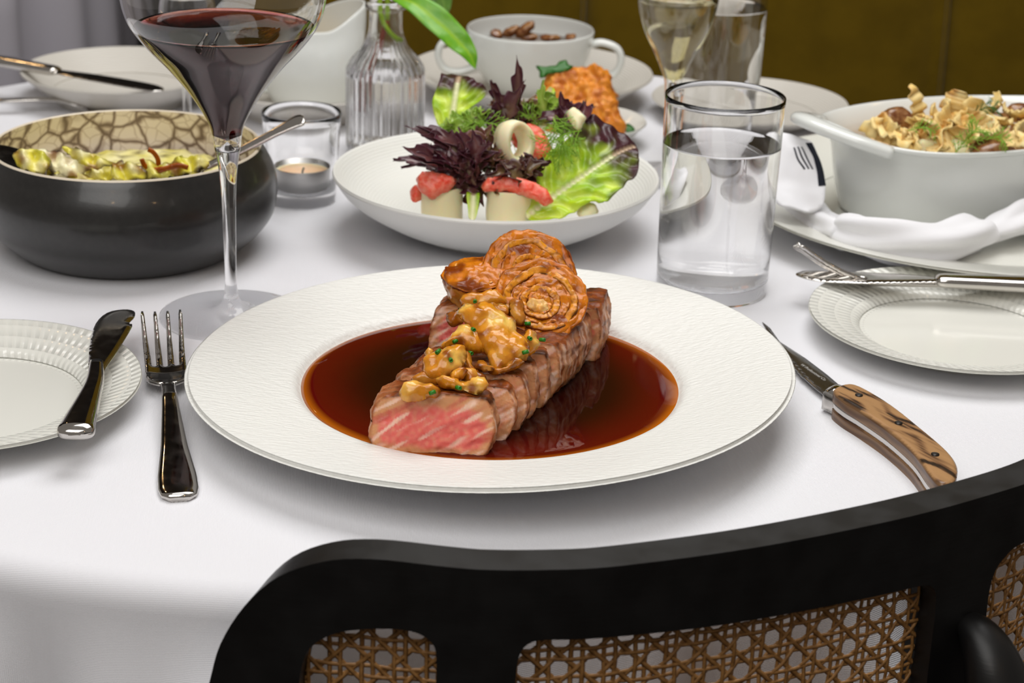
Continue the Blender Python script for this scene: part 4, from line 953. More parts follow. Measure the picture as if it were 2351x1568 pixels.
romaine([(1216, 505), (1203, 470), (1198, 430), (1205, 406), (1244, 375), (1277, 347), (1308, 324), (1333, 299), (1343, 273), (1358, 267), (1384, 272), (1417, 283), (1448, 299), (1463, 314), (1468, 344), (1467, 375), (1461, 401), (1440, 418), (1422, 439), (1384, 469), (1358, 464), (1323, 485), (1287, 503), (1240, 510)], [(1212, 498), (1307, 426), (1384, 370), (1456, 318)], .215, 50, 'large green romaine leaf with purple tip at the front right of the salad', .72, 3)
romaine([(1013, 156), (1043, 151), (1068, 158), (1091, 183), (1114, 200), (1117, 216), (1108, 230), (1080, 250), (1050, 275), (1015, 290), (1003, 273), (994, 244), (996, 225), (1003, 204), (1009, 181)], [(1040, 280), (1044, 235), (1048, 200), (1052, 165)], .290, 40, 'upright green romaine leaf with dark purple edge at the back left of the salad', .62, 7, ripple=.0012)
romaine([(1225, 285), (1238, 240), (1255, 205), (1262, 180), (1272, 200), (1275, 240), (1270, 280), (1250, 300)], [(1245, 295), (1256, 240), (1263, 190)], .285, 40, 'narrow bright green leaf standing in front of the fried piece', 1.6, 11, ripple=.0010)
romaine([(1075, 480), (1070, 440), (1085, 425), (1100, 440), (1098, 480), (1092, 502), (1078, 500)], [(1085, 500), (1086, 470), (1086, 432)], .185, 40, 'small pale green leaf base between the two palm cylinders', 1.6, 13, ripple=.0008)
def frond(base, tip, wid, seed, c1, c2, teeth=7, bend=.006, name='red_lettuce_frond', label='', group=''):
    rnd = random.Random(seed); b, t_ = np.array(base), np.array(tip); L = np.linalg.norm(t_ - b); up = np.array([0, -.5, .86]); d = (t_ - b) / L
    side = np.cross(d, up); side /= np.linalg.norm(side) + 1e-9; nn = np.cross(side, d)
    n = 34; V, F, CO = [], [], []; ph = rnd.uniform(0, 6.28)
    for i in range(n):
        u = i / (n - 1); p = b + d * L * u + nn * bend * math.sin(math.pi * u) + side * .004 * math.sin(u * 4 + ph)
        env = (.25 + .75 * sm(0, .35, u)) * (1 - sm(.72, 1.0, u) * .96)
        for k, q in enumerate((-1, -.55, 0, .55, 1)):
            tooth = 1.0
            if abs(q) == 1: tooth = .45 + .95 * (((u * teeth + (.5 if q > 0 else 0)) % 1.0) ** 1.3)
            x = q * wid * env * tooth
            cu = (.55 * abs(q) ** 2 * wid * env + .28 * wid * math.sin(u * teeth * 6.28 * .5 + q * 2 + ph) * abs(q)) * (1.0 if q else 0)
            V.append(p + side * x + nn * cu + d * abs(q) * wid * .5 * tooth - b)
            CO.append(mixc(c1, c2, min(1, max(0, (.75 * u + .45 * abs(q) + .35 * nz(u * 6, q * 2, seed))))) if not (k == 2 and u < .5) else mixc(c1, LRIB, .35))
    for i in range(n - 1):
        for k in range(4): F.append((i * 5 + k, i * 5 + k + 1, (i + 1) * 5 + k + 1, (i + 1) * 5 + k))
    o = mk(name, V, F, M['redleaf'], loc=b); a = o.data.color_attributes.new('Col', 'FLOAT_COLOR', 'POINT')
    for i, c in enumerate(CO): a.data[i].color = rgba(c)
    md = o.modifiers.new('thickness', 'SOLIDIFY'); md.thickness = .0005; md2 = o.modifiers.new('smooth', 'SUBSURF'); md2.levels = 1; md2.render_levels = 1
    return tag(o, label, 'lettuce', group)
R1, R2 = hexc('8A5A50'), hexc('4A1A2C'); G1, G2 = hexc('C6D070'), hexc('88AC34')
rr = random.Random(5)
def bunch(base, y, tips, lab, grp, c1, c2, wid=.0042, dy=.012, name='red_lettuce_frond'):
    for k, (tx, ty) in enumerate(tips):
        bb = PY(base[0] + rr.uniform(-18, 18), base[1] + rr.uniform(-8, 8), y + rr.uniform(-.004, .006)); tt = PY(tx, ty, y - dy * .4 + rr.uniform(-dy, dy * .5))
        frond(bb, tt, wid * rr.uniform(.8, 1.25), 100 + int(tx * 7 + ty), c1, c2, rr.choice([4, 5, 6]), rr.uniform(.002, .009), name, lab, grp)
bunch((1085, 420), .205, [(908, 367), (938, 282), (955, 300), (930, 335), (925, 385), (945, 352), (970, 318), (960, 390), (985, 345), (1000, 375), (1015, 330), (1030, 350), (1045, 318), (1060, 345), (1075, 300), (1090, 330), (1110, 315), (1125, 340), (1140, 360), (1135, 385), (1010, 405), (1030, 430), (1050, 455), (1070, 440), (1075, 470), (990, 415), (1105, 400), (1120, 420), (1060, 395), (1040, 385)], 'dark purple frilly lettuce frond in the clump at the front left of the salad', 'purple fronds at the front left of the salad', R1, R2, .0050)
bunch((1165, 330), .262, [(1176, 130), (1140, 186), (1122, 215), (1203, 188), (1190, 225), (1150, 230), (1175, 235), (1130, 255), (1210, 250), (1160, 270), (1110, 270), (1085, 275)], 'thin purple lettuce frond in the upright tuft at the back of the salad', 'purple fronds in the back tuft of the salad', hexc('8A6A50'), R2, .0050)
bunch((1310, 320), .255, [(1352, 240), (1300, 212), (1285, 250), (1328, 235), (1340, 268), (1270, 275), (1250, 290), (1310, 270), (1290, 300), (1350, 300), (1240, 275)], 'purple lettuce frond below the fried piece at the right of the salad', 'purple fronds at the right of the salad', R1, R2, .0060)
bunch((1225, 405), .205, [(1262, 362), (1240, 372), (1175, 392), (1200, 385), (1160, 380), (1190, 405)], 'short brownish purple frond under the palm ring', 'purple fronds under the palm ring', hexc('6A4A30'), hexc('3A1818'), .0042, .006)
bunch((1190, 440), .200, [(1120, 395), (1150, 380), (1180, 400), (1215, 385), (1240, 400), (1225, 420), (1140, 420), (1100, 420), (1260, 385), (1200, 430), (1235, 440)], 'brown purple frond between the front palm cylinder and the palm ring', 'brown fronds in front of the palm ring', hexc('8A7A40'), hexc('4A2024'), .0052, .010)
bunch((1075, 395), .225, [(960, 345), (985, 300), (1010, 320), (1040, 300), (1070, 325), (1000, 350), (1030, 365), (970, 372), (1100, 350), (1120, 380)], 'maroon frond at the heart of the front left clump', 'maroon fronds at the heart of the clump', hexc('8A6048'), hexc('5A2236'), .0056, .010)
bunch((1130, 400), .215, [(1090, 300), (1110, 330), (1140, 300), (1150, 345), (1120, 372), (1085, 360), (1150, 400), (1130, 440), (1100, 450), (1085, 480), (1060, 330), (1160, 370)], 'olive brown frilly frond filling the middle of the salad', 'olive fronds in the middle of the salad', hexc('9A9A50'), hexc('6A3A34'), .0072, .012)
bunch((1190, 300), .272, [(1130, 250), (1160, 255), (1190, 250), (1215, 262), (1240, 280), (1205, 285), (1170, 290), (1145, 300), (1220, 300)], 'mixed green and purple frond behind the palm ring', 'mixed fronds behind the palm ring', hexc('A8B456'), hexc('7A4A40'), .0072, .012)
bunch((1080, 320), .262, [(1015, 300), (1035, 270), (1060, 258), (1090, 262), (1040, 310), (1110, 290), (1075, 285), (1025, 330), (1050, 335), (1100, 320)], 'pale green frilly lettuce frond between the back tuft and the upright romaine', 'green fronds in the middle of the salad', G1, G2, .0062, .012, 'green_lettuce_frond')
bunch((1255, 290), .268, [(1235, 215), (1262, 190), (1280, 215), (1245, 240), (1290, 245), (1225, 262), (1270, 262)], 'bright green frilly frond beside the fried piece', 'green fronds beside the fried piece', G1, G2, .0040, .012, 'green_lettuce_frond')
def sprig(bx, by, tx, ty, y, label, seed, n=16, ln=.010, grp='dill sprigs on the salad', r=.00022, m='dill'):
    rnd = random.Random(seed); b, t_ = PY(bx, by, y), PY(tx, ty, y - .004); parts = []
    mid = (b + t_) / 2 + np.array([0, -.004, .004]); st = spl([b, mid, t_], 8); parts.append(tube(st - b, r * 1.5, 5, up=(.3, 1, .2)))
    for k in range(n):
        i = int((.12 + .85 * k / n) * (len(st) - 1)); p = st[i]; T = st[min(i + 1, len(st) - 1)] - st[max(i - 1, 0)]; T /= np.linalg.norm(T)
        s = np.cross(T, (0, -.8, .6)) * (1 if k % 2 else -1); dr = T * rnd.uniform(.4, .9) + s * rnd.uniform(.6, 1) + np.array([rnd.uniform(-.3, .3), rnd.uniform(-.5, .1), rnd.uniform(-.2, .4)]); dr /= np.linalg.norm(dr)
        q = p + dr * ln * rnd.uniform(.6, 1.1); parts.append(tube(np.array([p, (p + q) / 2 + T * .0006, q]) - b, r, 4, up=(.3, 1, .2)))
        for e in range(3):
            f = rnd.uniform(.4, .95); pp_ = p + (q - p) * f; d2 = dr + np.array([rnd.uniform(-.8, .8) for _ in range(3)]); d2 /= np.linalg.norm(d2); parts.append(tube(np.array([pp_, pp_ + d2 * ln * .2, pp_ + d2 * ln * .42]) - b, r * .8, 3, up=(.3, 1, .2)))
    V, F = join(*parts); o = mk('dill_sprig', V, F, M[m], loc=b); return tag(o, label, 'herb', grp)
sprig(1130, 300, 1060, 285, .235, 'dill sprig over the front left purple clump', 1)
sprig(1100, 282, 1180, 312, .240, 'dill sprig left of the palm ring', 2)
sprig(1270, 270, 1295, 345, .225, 'dill sprig right of the pink grapefruit disc', 3, 22, .013)
sprig(1335, 300, 1250, 340, .220, 'dill sprig above the large romaine leaf', 4, 24, .013)
sprig(1330, 330, 1270, 375, .215, 'dill sprig drooping over the grapefruit disc', 5, 18, .011)
sprig(1240, 300, 1200, 262, .255, 'dill sprig behind the grapefruit disc', 6, 18, .010)
# hearts of palm
def palm_cyl(px, py, y, r, h, label, seed):
    c = PY(px, py, y); V, F, UV = lathe(spl([(1e-5, 0), (r * .9, 0), (r, .0012), (r * 1.0, h * .5), (r * .985, h - .0012), (r * .9, h), (r * .7, h - .0006), (1e-5, h - .0006)], 5).tolist(), 48)
    o = mk('heart_of_palm', V, F, M['palm'], uv=UV, loc=(c[0], c[1], c[2])); rough(o, [(.0005, 130)], seed); tag(o, label, 'vegetable', 'hearts of palm in the salad'); return o
palm_cyl(1166, 515, .198, .0132, .0230, 'ivory palm cylinder at the front centre of the salad', 1)
palm_cyl(1014, 508, .202, .0124, .0225, 'ivory palm cylinder at the front left under pink grapefruit', 2)
def palm_ring():
    c = PY(1180, 328, .222); V, F, UV = lathe([(.0072, -.0065), (.0102, -.007), (.0112, 0), (.0102, .007), (.0072, .0065), (.0066, 0), (.0072, -.0065)], 48)
    V = [(v[0], v[1] * 1.25, v[2]) for v in V]; o = mk('heart_of_palm', V, F, M['palm'], uv=UV); rough(o, [(.0008, 120)], 4)
    o.matrix_world = facing(c, 12, 38) ; tag(o, 'pale palm ring standing upright in the middle of the salad', 'vegetable', 'hearts of palm in the salad')
palm_ring()
piece('heart_of_palm', [(1300, 262), (1318, 248), (1345, 268), (1340, 282), (1328, 300), (1312, 285)], .225, 45, M['palm'], .0042, 'pale palm chunk beside the purple fronds at the right', 'vegetable', 'hearts of palm in the salad', seed=5)
piece('heart_of_palm', [(1325, 478), (1345, 465), (1368, 470), (1372, 490), (1350, 500), (1328, 498)], .200, 50, M['palm'], .0035, 'pale palm piece under the large romaine leaf', 'vegetable', 'hearts of palm in the salad', seed=6)
# grapefruit
gf = lambda x, y: -9 * x * x
piece('grapefruit_segment', [(1106, 428), (1120, 412), (1160, 407), (1205, 410), (1240, 424), (1262, 440), (1269, 458), (1255, 470), (1235, 462), (1205, 450), (1165, 441), (1125, 443), (1108, 440)], .188, 38, M['grapefruit'], .0046, 'pink grapefruit segment lying on the front palm cylinder', 'fruit', 'grapefruit segments', lay=((.0012, 260), (.0006, 700)), seed=1, rnd=.0026)
piece('grapefruit_segment', [(957, 405), (975, 394), (1000, 398), (1032, 402), (1046, 416), (1030, 436), (1005, 450), (985, 452), (965, 440), (955, 422)], .192, 40, M['grapefruit'], .0052, 'pink grapefruit chunk on the left palm cylinder', 'fruit', 'grapefruit segments', lay=((.0016, 220), (.0006, 700)), seed=2, rnd=.0034)
piece('grapefruit_segment', [(942, 440), (950, 425), (966, 430), (970, 455), (955, 465), (943, 458)], .205, 40, M['grapefruit'], .0045, 'small grapefruit piece at the far left of the salad', 'fruit', 'grapefruit segments', seed=3)
piece('grapefruit_segment', [(1196, 292), (1218, 284), (1245, 298), (1262, 325), (1266, 352), (1250, 372), (1228, 366), (1205, 345), (1195, 318)], .240, 40, M['grapefruit'], .0050, 'large pink grapefruit disc behind the palm ring', 'fruit', 'grapefruit segments', seed=4)
piece('grapefruit_segment', [(1172, 300), (1190, 292), (1206, 305), (1208, 330), (1192, 342), (1174, 326)], .236, 35, M['grapefruit'], .0042, 'grapefruit piece seen through the palm ring', 'fruit', 'grapefruit segments', seed=5)
# dressing puddle in the bowl
V, F = blob(.030, .012, .0010, 4); o = mk('dressing_puddle', V, F, M['dressing'], loc=(.032, .2205, .0195)); o.rotation_euler = (math.radians(-14), math.radians(-12), .45); rough(o, [(.0015, 60)], 2); tag(o, 'amber dressing pooled at the right of the salad bowl', 'dressing')

# ------------------------------------------------------------------ fried piece on its saucer
fc = P(1335, 296, .012)
smallp = [(r * .62, z * .75) for r, z in gp]
dish('side_saucer', 'small cream saucer under the fried piece', 'plate', smallp, (fc[0], fc[1]), M['bread'], 80)
F1, F2, F3 = hexc('DE861E'), hexc('B9600F'), hexc('F2AA48')
piece('fried_cutlet', [(1240, 205), (1258, 170), (1290, 162), (1335, 160), (1362, 149), (1392, 160), (1404, 185), (1412, 215), (1416, 245), (1430, 272), (1432, 300), (1400, 318), (1350, 322), (1290, 318), (1245, 300), (1228, 250)], fc[1] - .006, 42, M['fried'], .0125, 'craggy golden fried cutlet behind the salad bowl', 'fried food', None, lambda co, no: mixc(mixc(F1, F2, sm(-.05, .45, nz(co.x * 110, co.y * 110, co.z * 110))), F3, .7 * sm(.1, .5, nz(co.x * 260, co.y * 260, 3))), .0013, lay=((.0042, 95), (.0022, 260), (.0010, 620)), seed=3, rnd=.011)
piece('parsley_leaf', [(1230, 152), (1255, 152), (1275, 150), (1285, 140), (1300, 137), (1305, 146), (1316, 152), (1300, 163), (1275, 168), (1258, 172), (1242, 180), (1238, 165)], fc[1] - .004, 45, M['parsley'], .0006, 'dark green parsley leaf on top of the fried cutlet', 'herb', None, res=.002, seed=4, lay=((.0012, 200),))
piece('parsley_leaf', [(1432, 292), (1440, 284), (1452, 290), (1458, 300), (1446, 306), (1434, 302)], fc[1] - .012, 50, M['parsley'], .0006, 'tiny parsley leaf on the small saucer rim', 'herb', None, res=.002, seed=5, lay=((.0008, 200),))

# ------------------------------------------------------------------ cabbage in the black bowl
CB1, CB2, CB3, CBK = hexc('E2D648'), hexc('F6EFC4'), hexc('BCC440'), hexc('3A1C0A')
V, F, UV = lathe(spl([(1e-5, .006), (.05, .007), (.07, .014), (.079, .030), (.076, .038), (.055, .042), (.03, .044), (1e-5, .044)], 5).tolist(), 64)
o = mk('cabbage_bed', V, F, M['cabbage'], loc=(BB[0], BB[1], .001)); rough(o, [(.003, 70), (.003, 190), (.0015, 480)], 3); paint(o, lambda co, no: mixc(mixc(CB1, CB2, .5 + .6 * nz(co.x * 90, co.y * 90)), CBK, .8 * sm(.15, .45, nz(co.x * 120 + 5, co.y * 120, 4)))); tag(o, 'bed of chopped roast cabbage filling the black bowl', 'cabbage', kind='stuff')
def cab(i, outline, y, elev, label, th=.0022, base=None):
    cx = sum(p[0] for p in outline) / len(outline); cy = sum(p[1] for p in outline) / len(outline); b0 = base if base is not None else CB1
    o_, c = ol(outline, cx, cy, y, elev); O = splc(o_, 3); ob_w = lambda x, yy: .0030 * nz(x * 150, yy * 150, i) + .0016 * math.sin(x * 600 + yy * 300 + i)
    V, F = pillow(O, .0012, th, th, th * 1.5, ob_w); ob = mk('cabbage_leaf', V, F, M['cabbage']); D = resample(O, .002)
    pts = np.array([(v.co.x, v.co.y) for v in ob.data.vertices]); dd = segdist(pts, D); rough(ob, [(.0014, 260), (.0006, 700)], i)
    a = ob.data.color_attributes.new('Col', 'FLOAT_COLOR', 'POINT')
    for k, v in enumerate(ob.data.vertices):
        n1 = nz(v.co.x * 140, v.co.y * 140, i); c_ = mixc(mixc(b0, CB2, sm(-.2, .5, n1) * .7), CB3, .4 * sm(.1, .5, nz(v.co.x * 60, v.co.y * 60, i + 3))); c_ = mixc(c_, hexc('8A4A10'), .85 * sm(.0, .4, nz(v.co.x * 90 + 4, v.co.y * 90, i))); c_ = mixc(c_, CBK, (1 - sm(0, .0026, dd[k])) * sm(.0, .3, nz(v.co.x * 70 + 9, v.co.y * 70, i))); a.data[k].color = rgba(c_)
    ob.matrix_world = facing(c, elev); return tag(ob, label, 'cabbage', 'roast cabbage pieces')
cab(1, [(80, 352), (110, 346), (150, 356), (195, 372), (212, 388), (190, 402), (150, 405), (125, 400), (105, 380)], .196, 45, 'large pale cabbage leaf at the left of the black bowl', .0022, CB2)
CBL = [('yellow cabbage piece beside the dark spoon at the left', [(28, 350), (60, 343), (98, 348), (118, 372), (110, 398), (70, 396), (40, 378)]), ('frayed cabbage piece under the large pale leaf', [(58, 384), (100, 378), (150, 398), (146, 414), (92, 412), (60, 404)]),
       ('brown-edged cabbage piece in the middle of the black bowl', [(196, 390), (226, 374), (268, 368), (290, 384), (278, 408), (232, 415), (202, 412)]), ('yellow cabbage shred right of the bowl centre', [(255, 384), (290, 372), (330, 384), (336, 408), (304, 416), (262, 412)]),
       ('cabbage piece below the standing onion string', [(305, 378), (345, 370), (382, 382), (392, 402), (350, 414), (315, 408)]), ('pale cabbage piece beside the right serving spoon', [(368, 384), (405, 362), (445, 358), (480, 368), (462, 390), (420, 404), (380, 404)]),
       ('dark charred cabbage edge behind the large pale leaf', [(140, 340), (185, 346), (225, 358), (258, 374), (226, 388), (180, 374)]), ('low cabbage shred at the front rim of the black bowl', [(126, 398), (170, 398), (215, 406), (200, 418), (150, 418)]),
       ('golden cabbage shred at the front right rim of the black bowl', [(290, 396), (335, 392), (372, 402), (350, 418), (300, 418)])]
for i, (lb, ol_) in enumerate(CBL):
    cab(10 + i, ol_, .186 + .006 * (i % 3), 40 + 5 * (i % 3), lb, .0013)
def string_onion(i, pts, y, label):
    p = spl([PY(a, b, y) for a, b in pts], 6); off = p[0]; o = mk('fried_onion_string', *tube(p - off, [(.0016, .0009)] * len(p), 8, up=(.2, 1, .1)), M['onion'], loc=off); paint(o, lambda co, no: mixc(O1, O2, .5 + .5 * nz(co.x * 200, co.z * 200, i))); tag(o, label, 'onion', 'fried onion strings on the cabbage')
string_onion(1, [(340, 343), (352, 350), (362, 365), (364, 382)], .196, 'curled brown onion string standing up in the black bowl')
string_onion(2, [(325, 365), (332, 380), (350, 390), (372, 388)], .192, 'brown onion string looped over the cabbage')
string_onion(3, [(362, 392), (385, 386), (410, 380), (432, 385)], .190, 'brown onion string lying at the right of the cabbage')
# serving spoons
def serving_spoon(pts, wid, bowl_at, label, lead):
    p = spl(pts, 8); t = thing('serving_spoon', label, 'spoon', p[0], 'serving spoons in the black bowl'); off = np.array(p[0]); n = len(p); u = np.linspace(0, 1, n)
    w = np.interp(u, [0, .04, .12, .35, 1], [wid * .45, wid * .9, wid, wid * .62, wid * .5])
    mk('handle', *tube(p - off, [(float(a), .0013) for a in w], 18, sec=2.5, up=lead), M['steel'], t)
    V, F = blob(.021, .030, .0035, 4); V = [(v[0], v[1], v[2] + 6 * (v[0] ** 2 + v[1] ** 2)) for v in V]
    d = p[-1] - p[-4]; o = mk('spoon_bowl', V, F, M['steel'], t, loc=tuple(p[-1] - off + d / np.linalg.norm(d) * .022)); o.rotation_euler = (math.radians(-12), 0, math.atan2(d[1], d[0]) - math.pi / 2)
serving_spoon([PY(699, 273, .228), PY(672, 284, .226), PY(610, 316, .219), PY(545, 350, .211), PY(480, 380, .203), PY(440, 398, .199)], .0058, None, 'steel serving spoon leaning out of the black bowl at the right', (0, -.35, .94))
serving_spoon([np.array([-.345, .225, .086]), np.array([-.333, .218, .078]), np.array([-.320, .21, .068]), np.array([-.308, .203, .0615])], .0060, None, 'dark serving spoon resting at the left of the black bowl', (0, -.35, .94))

# ------------------------------------------------------------------ baking dish, napkin and gratin
DC = np.array([.291, .333]); DA = math.radians(25); DX = np.array([math.cos(DA), math.sin(DA)]); DY = np.array([-math.sin(DA), math.cos(DA)])
def dl(u, v, z): q = DC + DX * u + DY * v; return np.array([q[0], q[1], z])
def baking_dish():
    t = thing('baking_dish', 'white oval baking dish with loop handles holding the gratin', 'dish', (DC[0], DC[1], .0105)); off = np.array([DC[0], DC[1], .0105])
    prof = spl([(1e-5, .001), (.72, .001), (.80, .0), (.83, .004), (.875, .022), (.915, .040), (.985, .050), (1.02, .0525)], 5).tolist() + spl([(1.02, .0525), (1.015, .0545), (.985, .0545), (.915, .048), (.870, .040), (.84, .022), (.79, .008), (.7, .005), (1e-5, .005)], 5).tolist()[1:]
    n = 128; V, F, _ = lathe(prof, n); W = []
    for (x, y, z) in V:
        r = math.hypot(x, y); a = math.atan2(y, x); c, s = math.cos(a), math.sin(a); k = (abs(c) ** 2.3 + abs(s) ** 2.3) ** (-1 / 2.3)
        lift = .007 * sm(.028, .05, z) * abs(c) ** 6
        q = dl(r * k * c * .100, r * k * s * .066, z + lift) - np.array([0, 0, 0]); W.append((q[0] - off[0], q[1] - off[1], q[2]))
    mk('dish_body', W, F, M['china'], t)
    for s in (-1, 1):
        pts = [(s * .086, -.041, .0530), (s * .104, -.030, .0590), (s * .1180, -.014, .0640), (s * .1215, .0, .0655), (s * .1180, .014, .0640), (s * .104, .030, .0590), (s * .086, .041, .0530)]
        p = np.array([dl(u, v, z) - np.array([off[0], off[1], 0]) for u, v, z in pts]); p = spl(p, 7)
        mk('handle', *tube(p, [(.0068, .0040)] * len(p), 16, sec=2.4), M['china'], t)
baking_dish()
V, F, _ = lathe(spl([(1e-5, .012), (.70, .013), (.78, .028), (.80, .0415), (.6, .0455), (.3, .0485), (1e-5, .0490)], 5).tolist(), 96)
W = []
for (x, y, z) in V:
    r = math.hypot(x, y); a = math.atan2(y, x); q = dl(r * math.cos(a) * .098, r * math.sin(a) * .064, z + .006); W.append(q - np.array([DC[0], DC[1], 0]))
o = mk('gratin_base', W, F, M['gratin'], loc=(DC[0], DC[1], 0)); rough(o, [(.003, 90), (.001, 300)], 4); tag(o, 'creamy browned gratin filling the oval baking dish', 'gratin')
K1, K2, K3 = hexc('EEC468'), hexc('F8E8B0'), hexc('CC8A30')
rk = random.Random(11)
crisp_px = [(2000, 318, .285), (2025, 305, .295), (2050, 300, .30), (2060, 335, .272), (2085, 318, .285), (2105, 240, .315), (2098, 290, .30), (2110, 345, .262), (2125, 312, .285), (2140, 285, .30), (2130, 335, .27), (2155, 325, .278), (2165, 300, .295), (2175, 265, .31), (2180, 340, .268), (2195, 245, .318), (2200, 285, .305), (2215, 318, .285), (2225, 262, .315), (2235, 345, .272), (2240, 300, .298), (2255, 275, .312), (2268, 322, .288), (2280, 255, .325), (2290, 300, .302), (2300, 285, .312), (2310, 325, .288), (2320, 268, .325), (2335, 305, .302), (2345, 330, .288), (2345, 285, .318), (2015, 332, .275), (2080, 345, .265), (2150, 260, .318), (2040, 322, .285), (2300, 345, .275), (2190, 312, .29), (2260, 300, .3)]
for i, (px, py, y) in enumerate(crisp_px):
    c = PY(px, py, y); dv = c[:2] - DC; uu, vv = dv @ DX / .092, dv @ DY / .058; kk = math.hypot(uu, vv)
    if kk > .72: q_ = DC + dv * .72 / kk; c = np.array([q_[0], q_[1], max(c[2], .058)])
    L = rk.uniform(.020, .034); w = rk.uniform(.0045, .0085); n, m_ = 18, 5; V, F = [], []
    k1, k2, tw = rk.uniform(-1.6, 1.6), rk.uniform(40, 150), rk.uniform(-1.5, 1.5)
    for a in range(n):
        u = a / (n - 1) - .5
        for b in range(m_):
            v = (b / (m_ - 1) - .5) * 2; ww = w * (1 + .25 * nz(u * 5, i)) * (1 - .5 * sm(.3, .5, abs(u)))
            an = tw * u; x = u * L; yy = v * ww * math.cos(an); z = v * ww * math.sin(an) + k1 * L * (u * u) + .0018 * math.sin(u * L * k2 * 20 + i) + .10 * v * v * w
            V.append((x, yy, z))
    for a in range(n - 1):
        for b in range(m_ - 1): F.append((a * m_ + b, a * m_ + b + 1, (a + 1) * m_ + b + 1, (a + 1) * m_ + b))
    o = mk('root_crisp', V, F, M['crisp'], loc=c); o.rotation_euler = (rk.uniform(.2, 1.5), rk.uniform(-.9, .9), rk.uniform(0, 6.28))
    if i in (5, 15): o.rotation_euler = (1.2, 1.3 if i == 5 else -1.4, .2)
    paint(o, lambda co, no, i=i: mixc(mixc(K1, K2, .5 + .6 * nz(co.x * 150, co.y * 200, i)), K3, .8 * sm(.1, .5, nz(co.x * 110, co.y * 110, i + 9)))); sd = o.modifiers.new('thickness', 'SOLIDIFY'); sd.thickness = .0007
    tag(o, 'tall root crisp sticking up at the left of the gratin pile' if i == 5 else 'slender root crisp rising from the middle of the gratin pile' if i == 15 else 'curled pale golden root crisp in the pile on the baking dish', 'crisp', 'root crisps on the gratin')
def brown_cap(px, py, y, rx, rz, rot, label, i):
    c = PY(px, py, y); V, F = blob(rx, .008, rz, 3); V = [(v[0], v[1], v[2] if v[2] > 0 else v[2] * .4) for v in V]; o = mk('roast_mushroom', V, F, M['mushbrown'], loc=c); o.rotation_euler = (.3, rot, .2); rough(o, [(.0016, 200)], i); tag(o, label, 'mushroom', 'roast mushrooms in the gratin')
brown_cap(2058, 278, .305, .0115, .0090, .2, 'dark roast mushroom half at the back left of the gratin', 1)
brown_cap(2285, 356, .280, .0155, .0085, 0, 'dark glossy mushroom half at the front of the gratin', 2)
brown_cap(2340, 262, .330, .0100, .0070, .2, 'dark roast mushroom at the far right of the gratin', 3)
brown_cap(2290, 280, .318, .0080, .0060, 0, 'small brown mushroom among the crisps', 4)
for i, (px, py, y, lb) in enumerate([(2128, 345, .285, 'white fish flake at the front of the gratin'), (2200, 348, .285, 'small white fish flake beside the dill'), (2262, 290, .305, 'white fish flake deep among the crisps')]):
    c = PY(px, py, y); V, F = blob(.0075, .006, .0085, 3); o = mk('fish_flake', V, F, M['palm'], loc=c); rough(o, [(.003, 130)], i + 5); tag(o, lb, 'fish', 'fish flakes in the gratin')
sprig(2085, 300, 2150, 305, .276, 'dill sprig on the left of the gratin', 21, 14, .006, 'dill sprigs on the gratin')
sprig(2190, 355, 2250, 290, .262, 'large dill sprig in the middle of the gratin', 22, 26, .010, 'dill sprigs on the gratin')
sprig(2265, 320, 2310, 330, .272, 'dill sprig at the right of the gratin', 23, 16, .008, 'dill sprigs on the gratin')
sprig(2235, 262, 2290, 250, .315, 'dark dill sprig at the back of the gratin', 24, 14, .007, 'dill sprigs on the gratin', m='parsley')
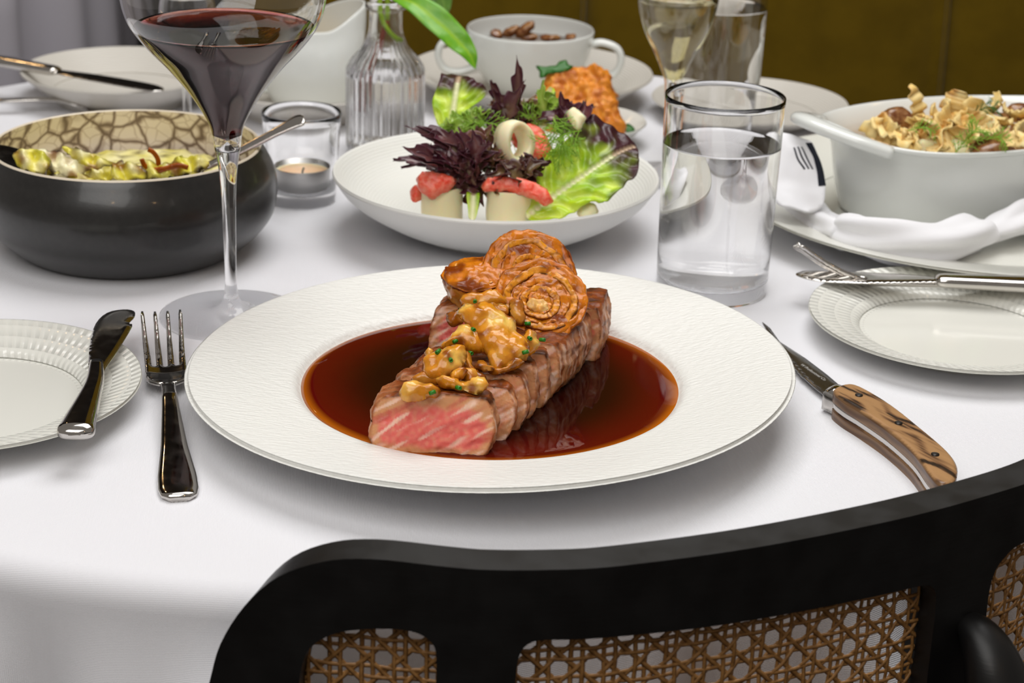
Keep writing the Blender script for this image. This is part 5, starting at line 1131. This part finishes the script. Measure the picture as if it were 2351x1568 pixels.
def napkin():
    t = thing('napkin', 'white linen napkin with navy stripes twisted around the baking dish', 'napkin', (.22, .28, .014)); off = np.array([.22, .28, .014])
    def rope(nm, pts, rad, seed, stretch=1.0):
        p = spl(pts, 10); n = len(p); R = np.interp(np.linspace(0, 1, n), np.linspace(0, 1, len(rad)), rad); V, F = tube(p - off, [(float(r), float(r) * .8) for r in R], 40)
        o = mk(nm, V, F, M['napkin'], t)
        me = o.data; ns = 40
        for i in range(n):
            for k in range(ns):
                v = me.vertices[i * ns + k]; a = 2 * math.pi * k / ns; f = .16 * math.sin(3 * a + i * .16 * stretch + seed) + .10 * math.sin(5 * a - i * .23 + seed * 2) + .12 * nz(i * .1, math.cos(a) * 1.5, seed)
                c = Vector(p[i] - off); v.co = c + (v.co - c) * (1 + f)
        me.update(); return o
    # twisted left side, front knot, right side; all lie on the platter against the dish foot
    rope('twisted_side', [P(1800, 395, .022), P(1830, 445, .020), P(1880, 505, .018), P(1945, 540, .020)], [.004, .013, .011, .010], 1)
    rope('front_fold', [P(1925, 515, .022), P(1960, 530, .024), P(2050, 548, .024), P(2160, 555, .022), P(2240, 535, .021), P(2262, 522, .020)], [.006, .0125, .0150, .0155, .0135, .006], 3, .6)
    rope('twisted_side', [P(2235, 540, .018), P(2290, 525, .022), P(2350, 502, .024), P(2430, 490, .022), P(2500, 470, .02)], [.006, .009, .0125, .012, .006], 5)
    # flat flap with woven stripes leaning on the dish at the left
    cx, cy, y = 1830, 400, .268
    out = [(1770, 325), (1800, 312), (1840, 318), (1868, 322), (1880, 350), (1890, 400), (1890, 440), (1880, 470), (1830, 478), (1778, 470), (1765, 400)]
    o_, c = ol(out, cx, cy, y, 55)
    wv = lambda x, yy: .003 * math.sin(x * 120 + yy * 90) + .002 * nz(x * 90, yy * 90)
    V, F = slab(splc(o_, 4), .0022, lambda x, yy, d: wv(x, yy) + .0006, lambda x, yy, d: wv(x, yy) - .0006)
    Rm = facing(c, 55); fl = mk('folded_corner', [Rm @ Vector(v) - Vector(off) for v in V], F, M['napkin'], t)
    def stripe(pts, w0):
        q, _ = ol(pts, cx, cy, y, 55); q = spl(q, 6); T = np.gradient(q, axis=0); T /= np.linalg.norm(T, axis=1)[:, None]; N_ = np.c_[-T[:, 1], T[:, 0]]
        oo = np.vstack([q + N_ * w0, (q - N_ * w0)[::-1]]); V, F = slab(oo, .0022, lambda x, yy, d: wv(x, yy) + .00095, lambda x, yy, d: wv(x, yy) + .0003)
        mk('navy_stripe', [Rm @ Vector(v) - Vector(off) for v in V], F, M['navy'], fl)
    stripe([(1862, 328), (1872, 352), (1880, 385), (1884, 430)], .0022)
    for k in range(3): stripe([(1824 + 9 * k, 350 - 2 * k), (1832 + 9 * k, 372 - 2 * k), (1846 + 9 * k, 396)], .00045)
napkin()
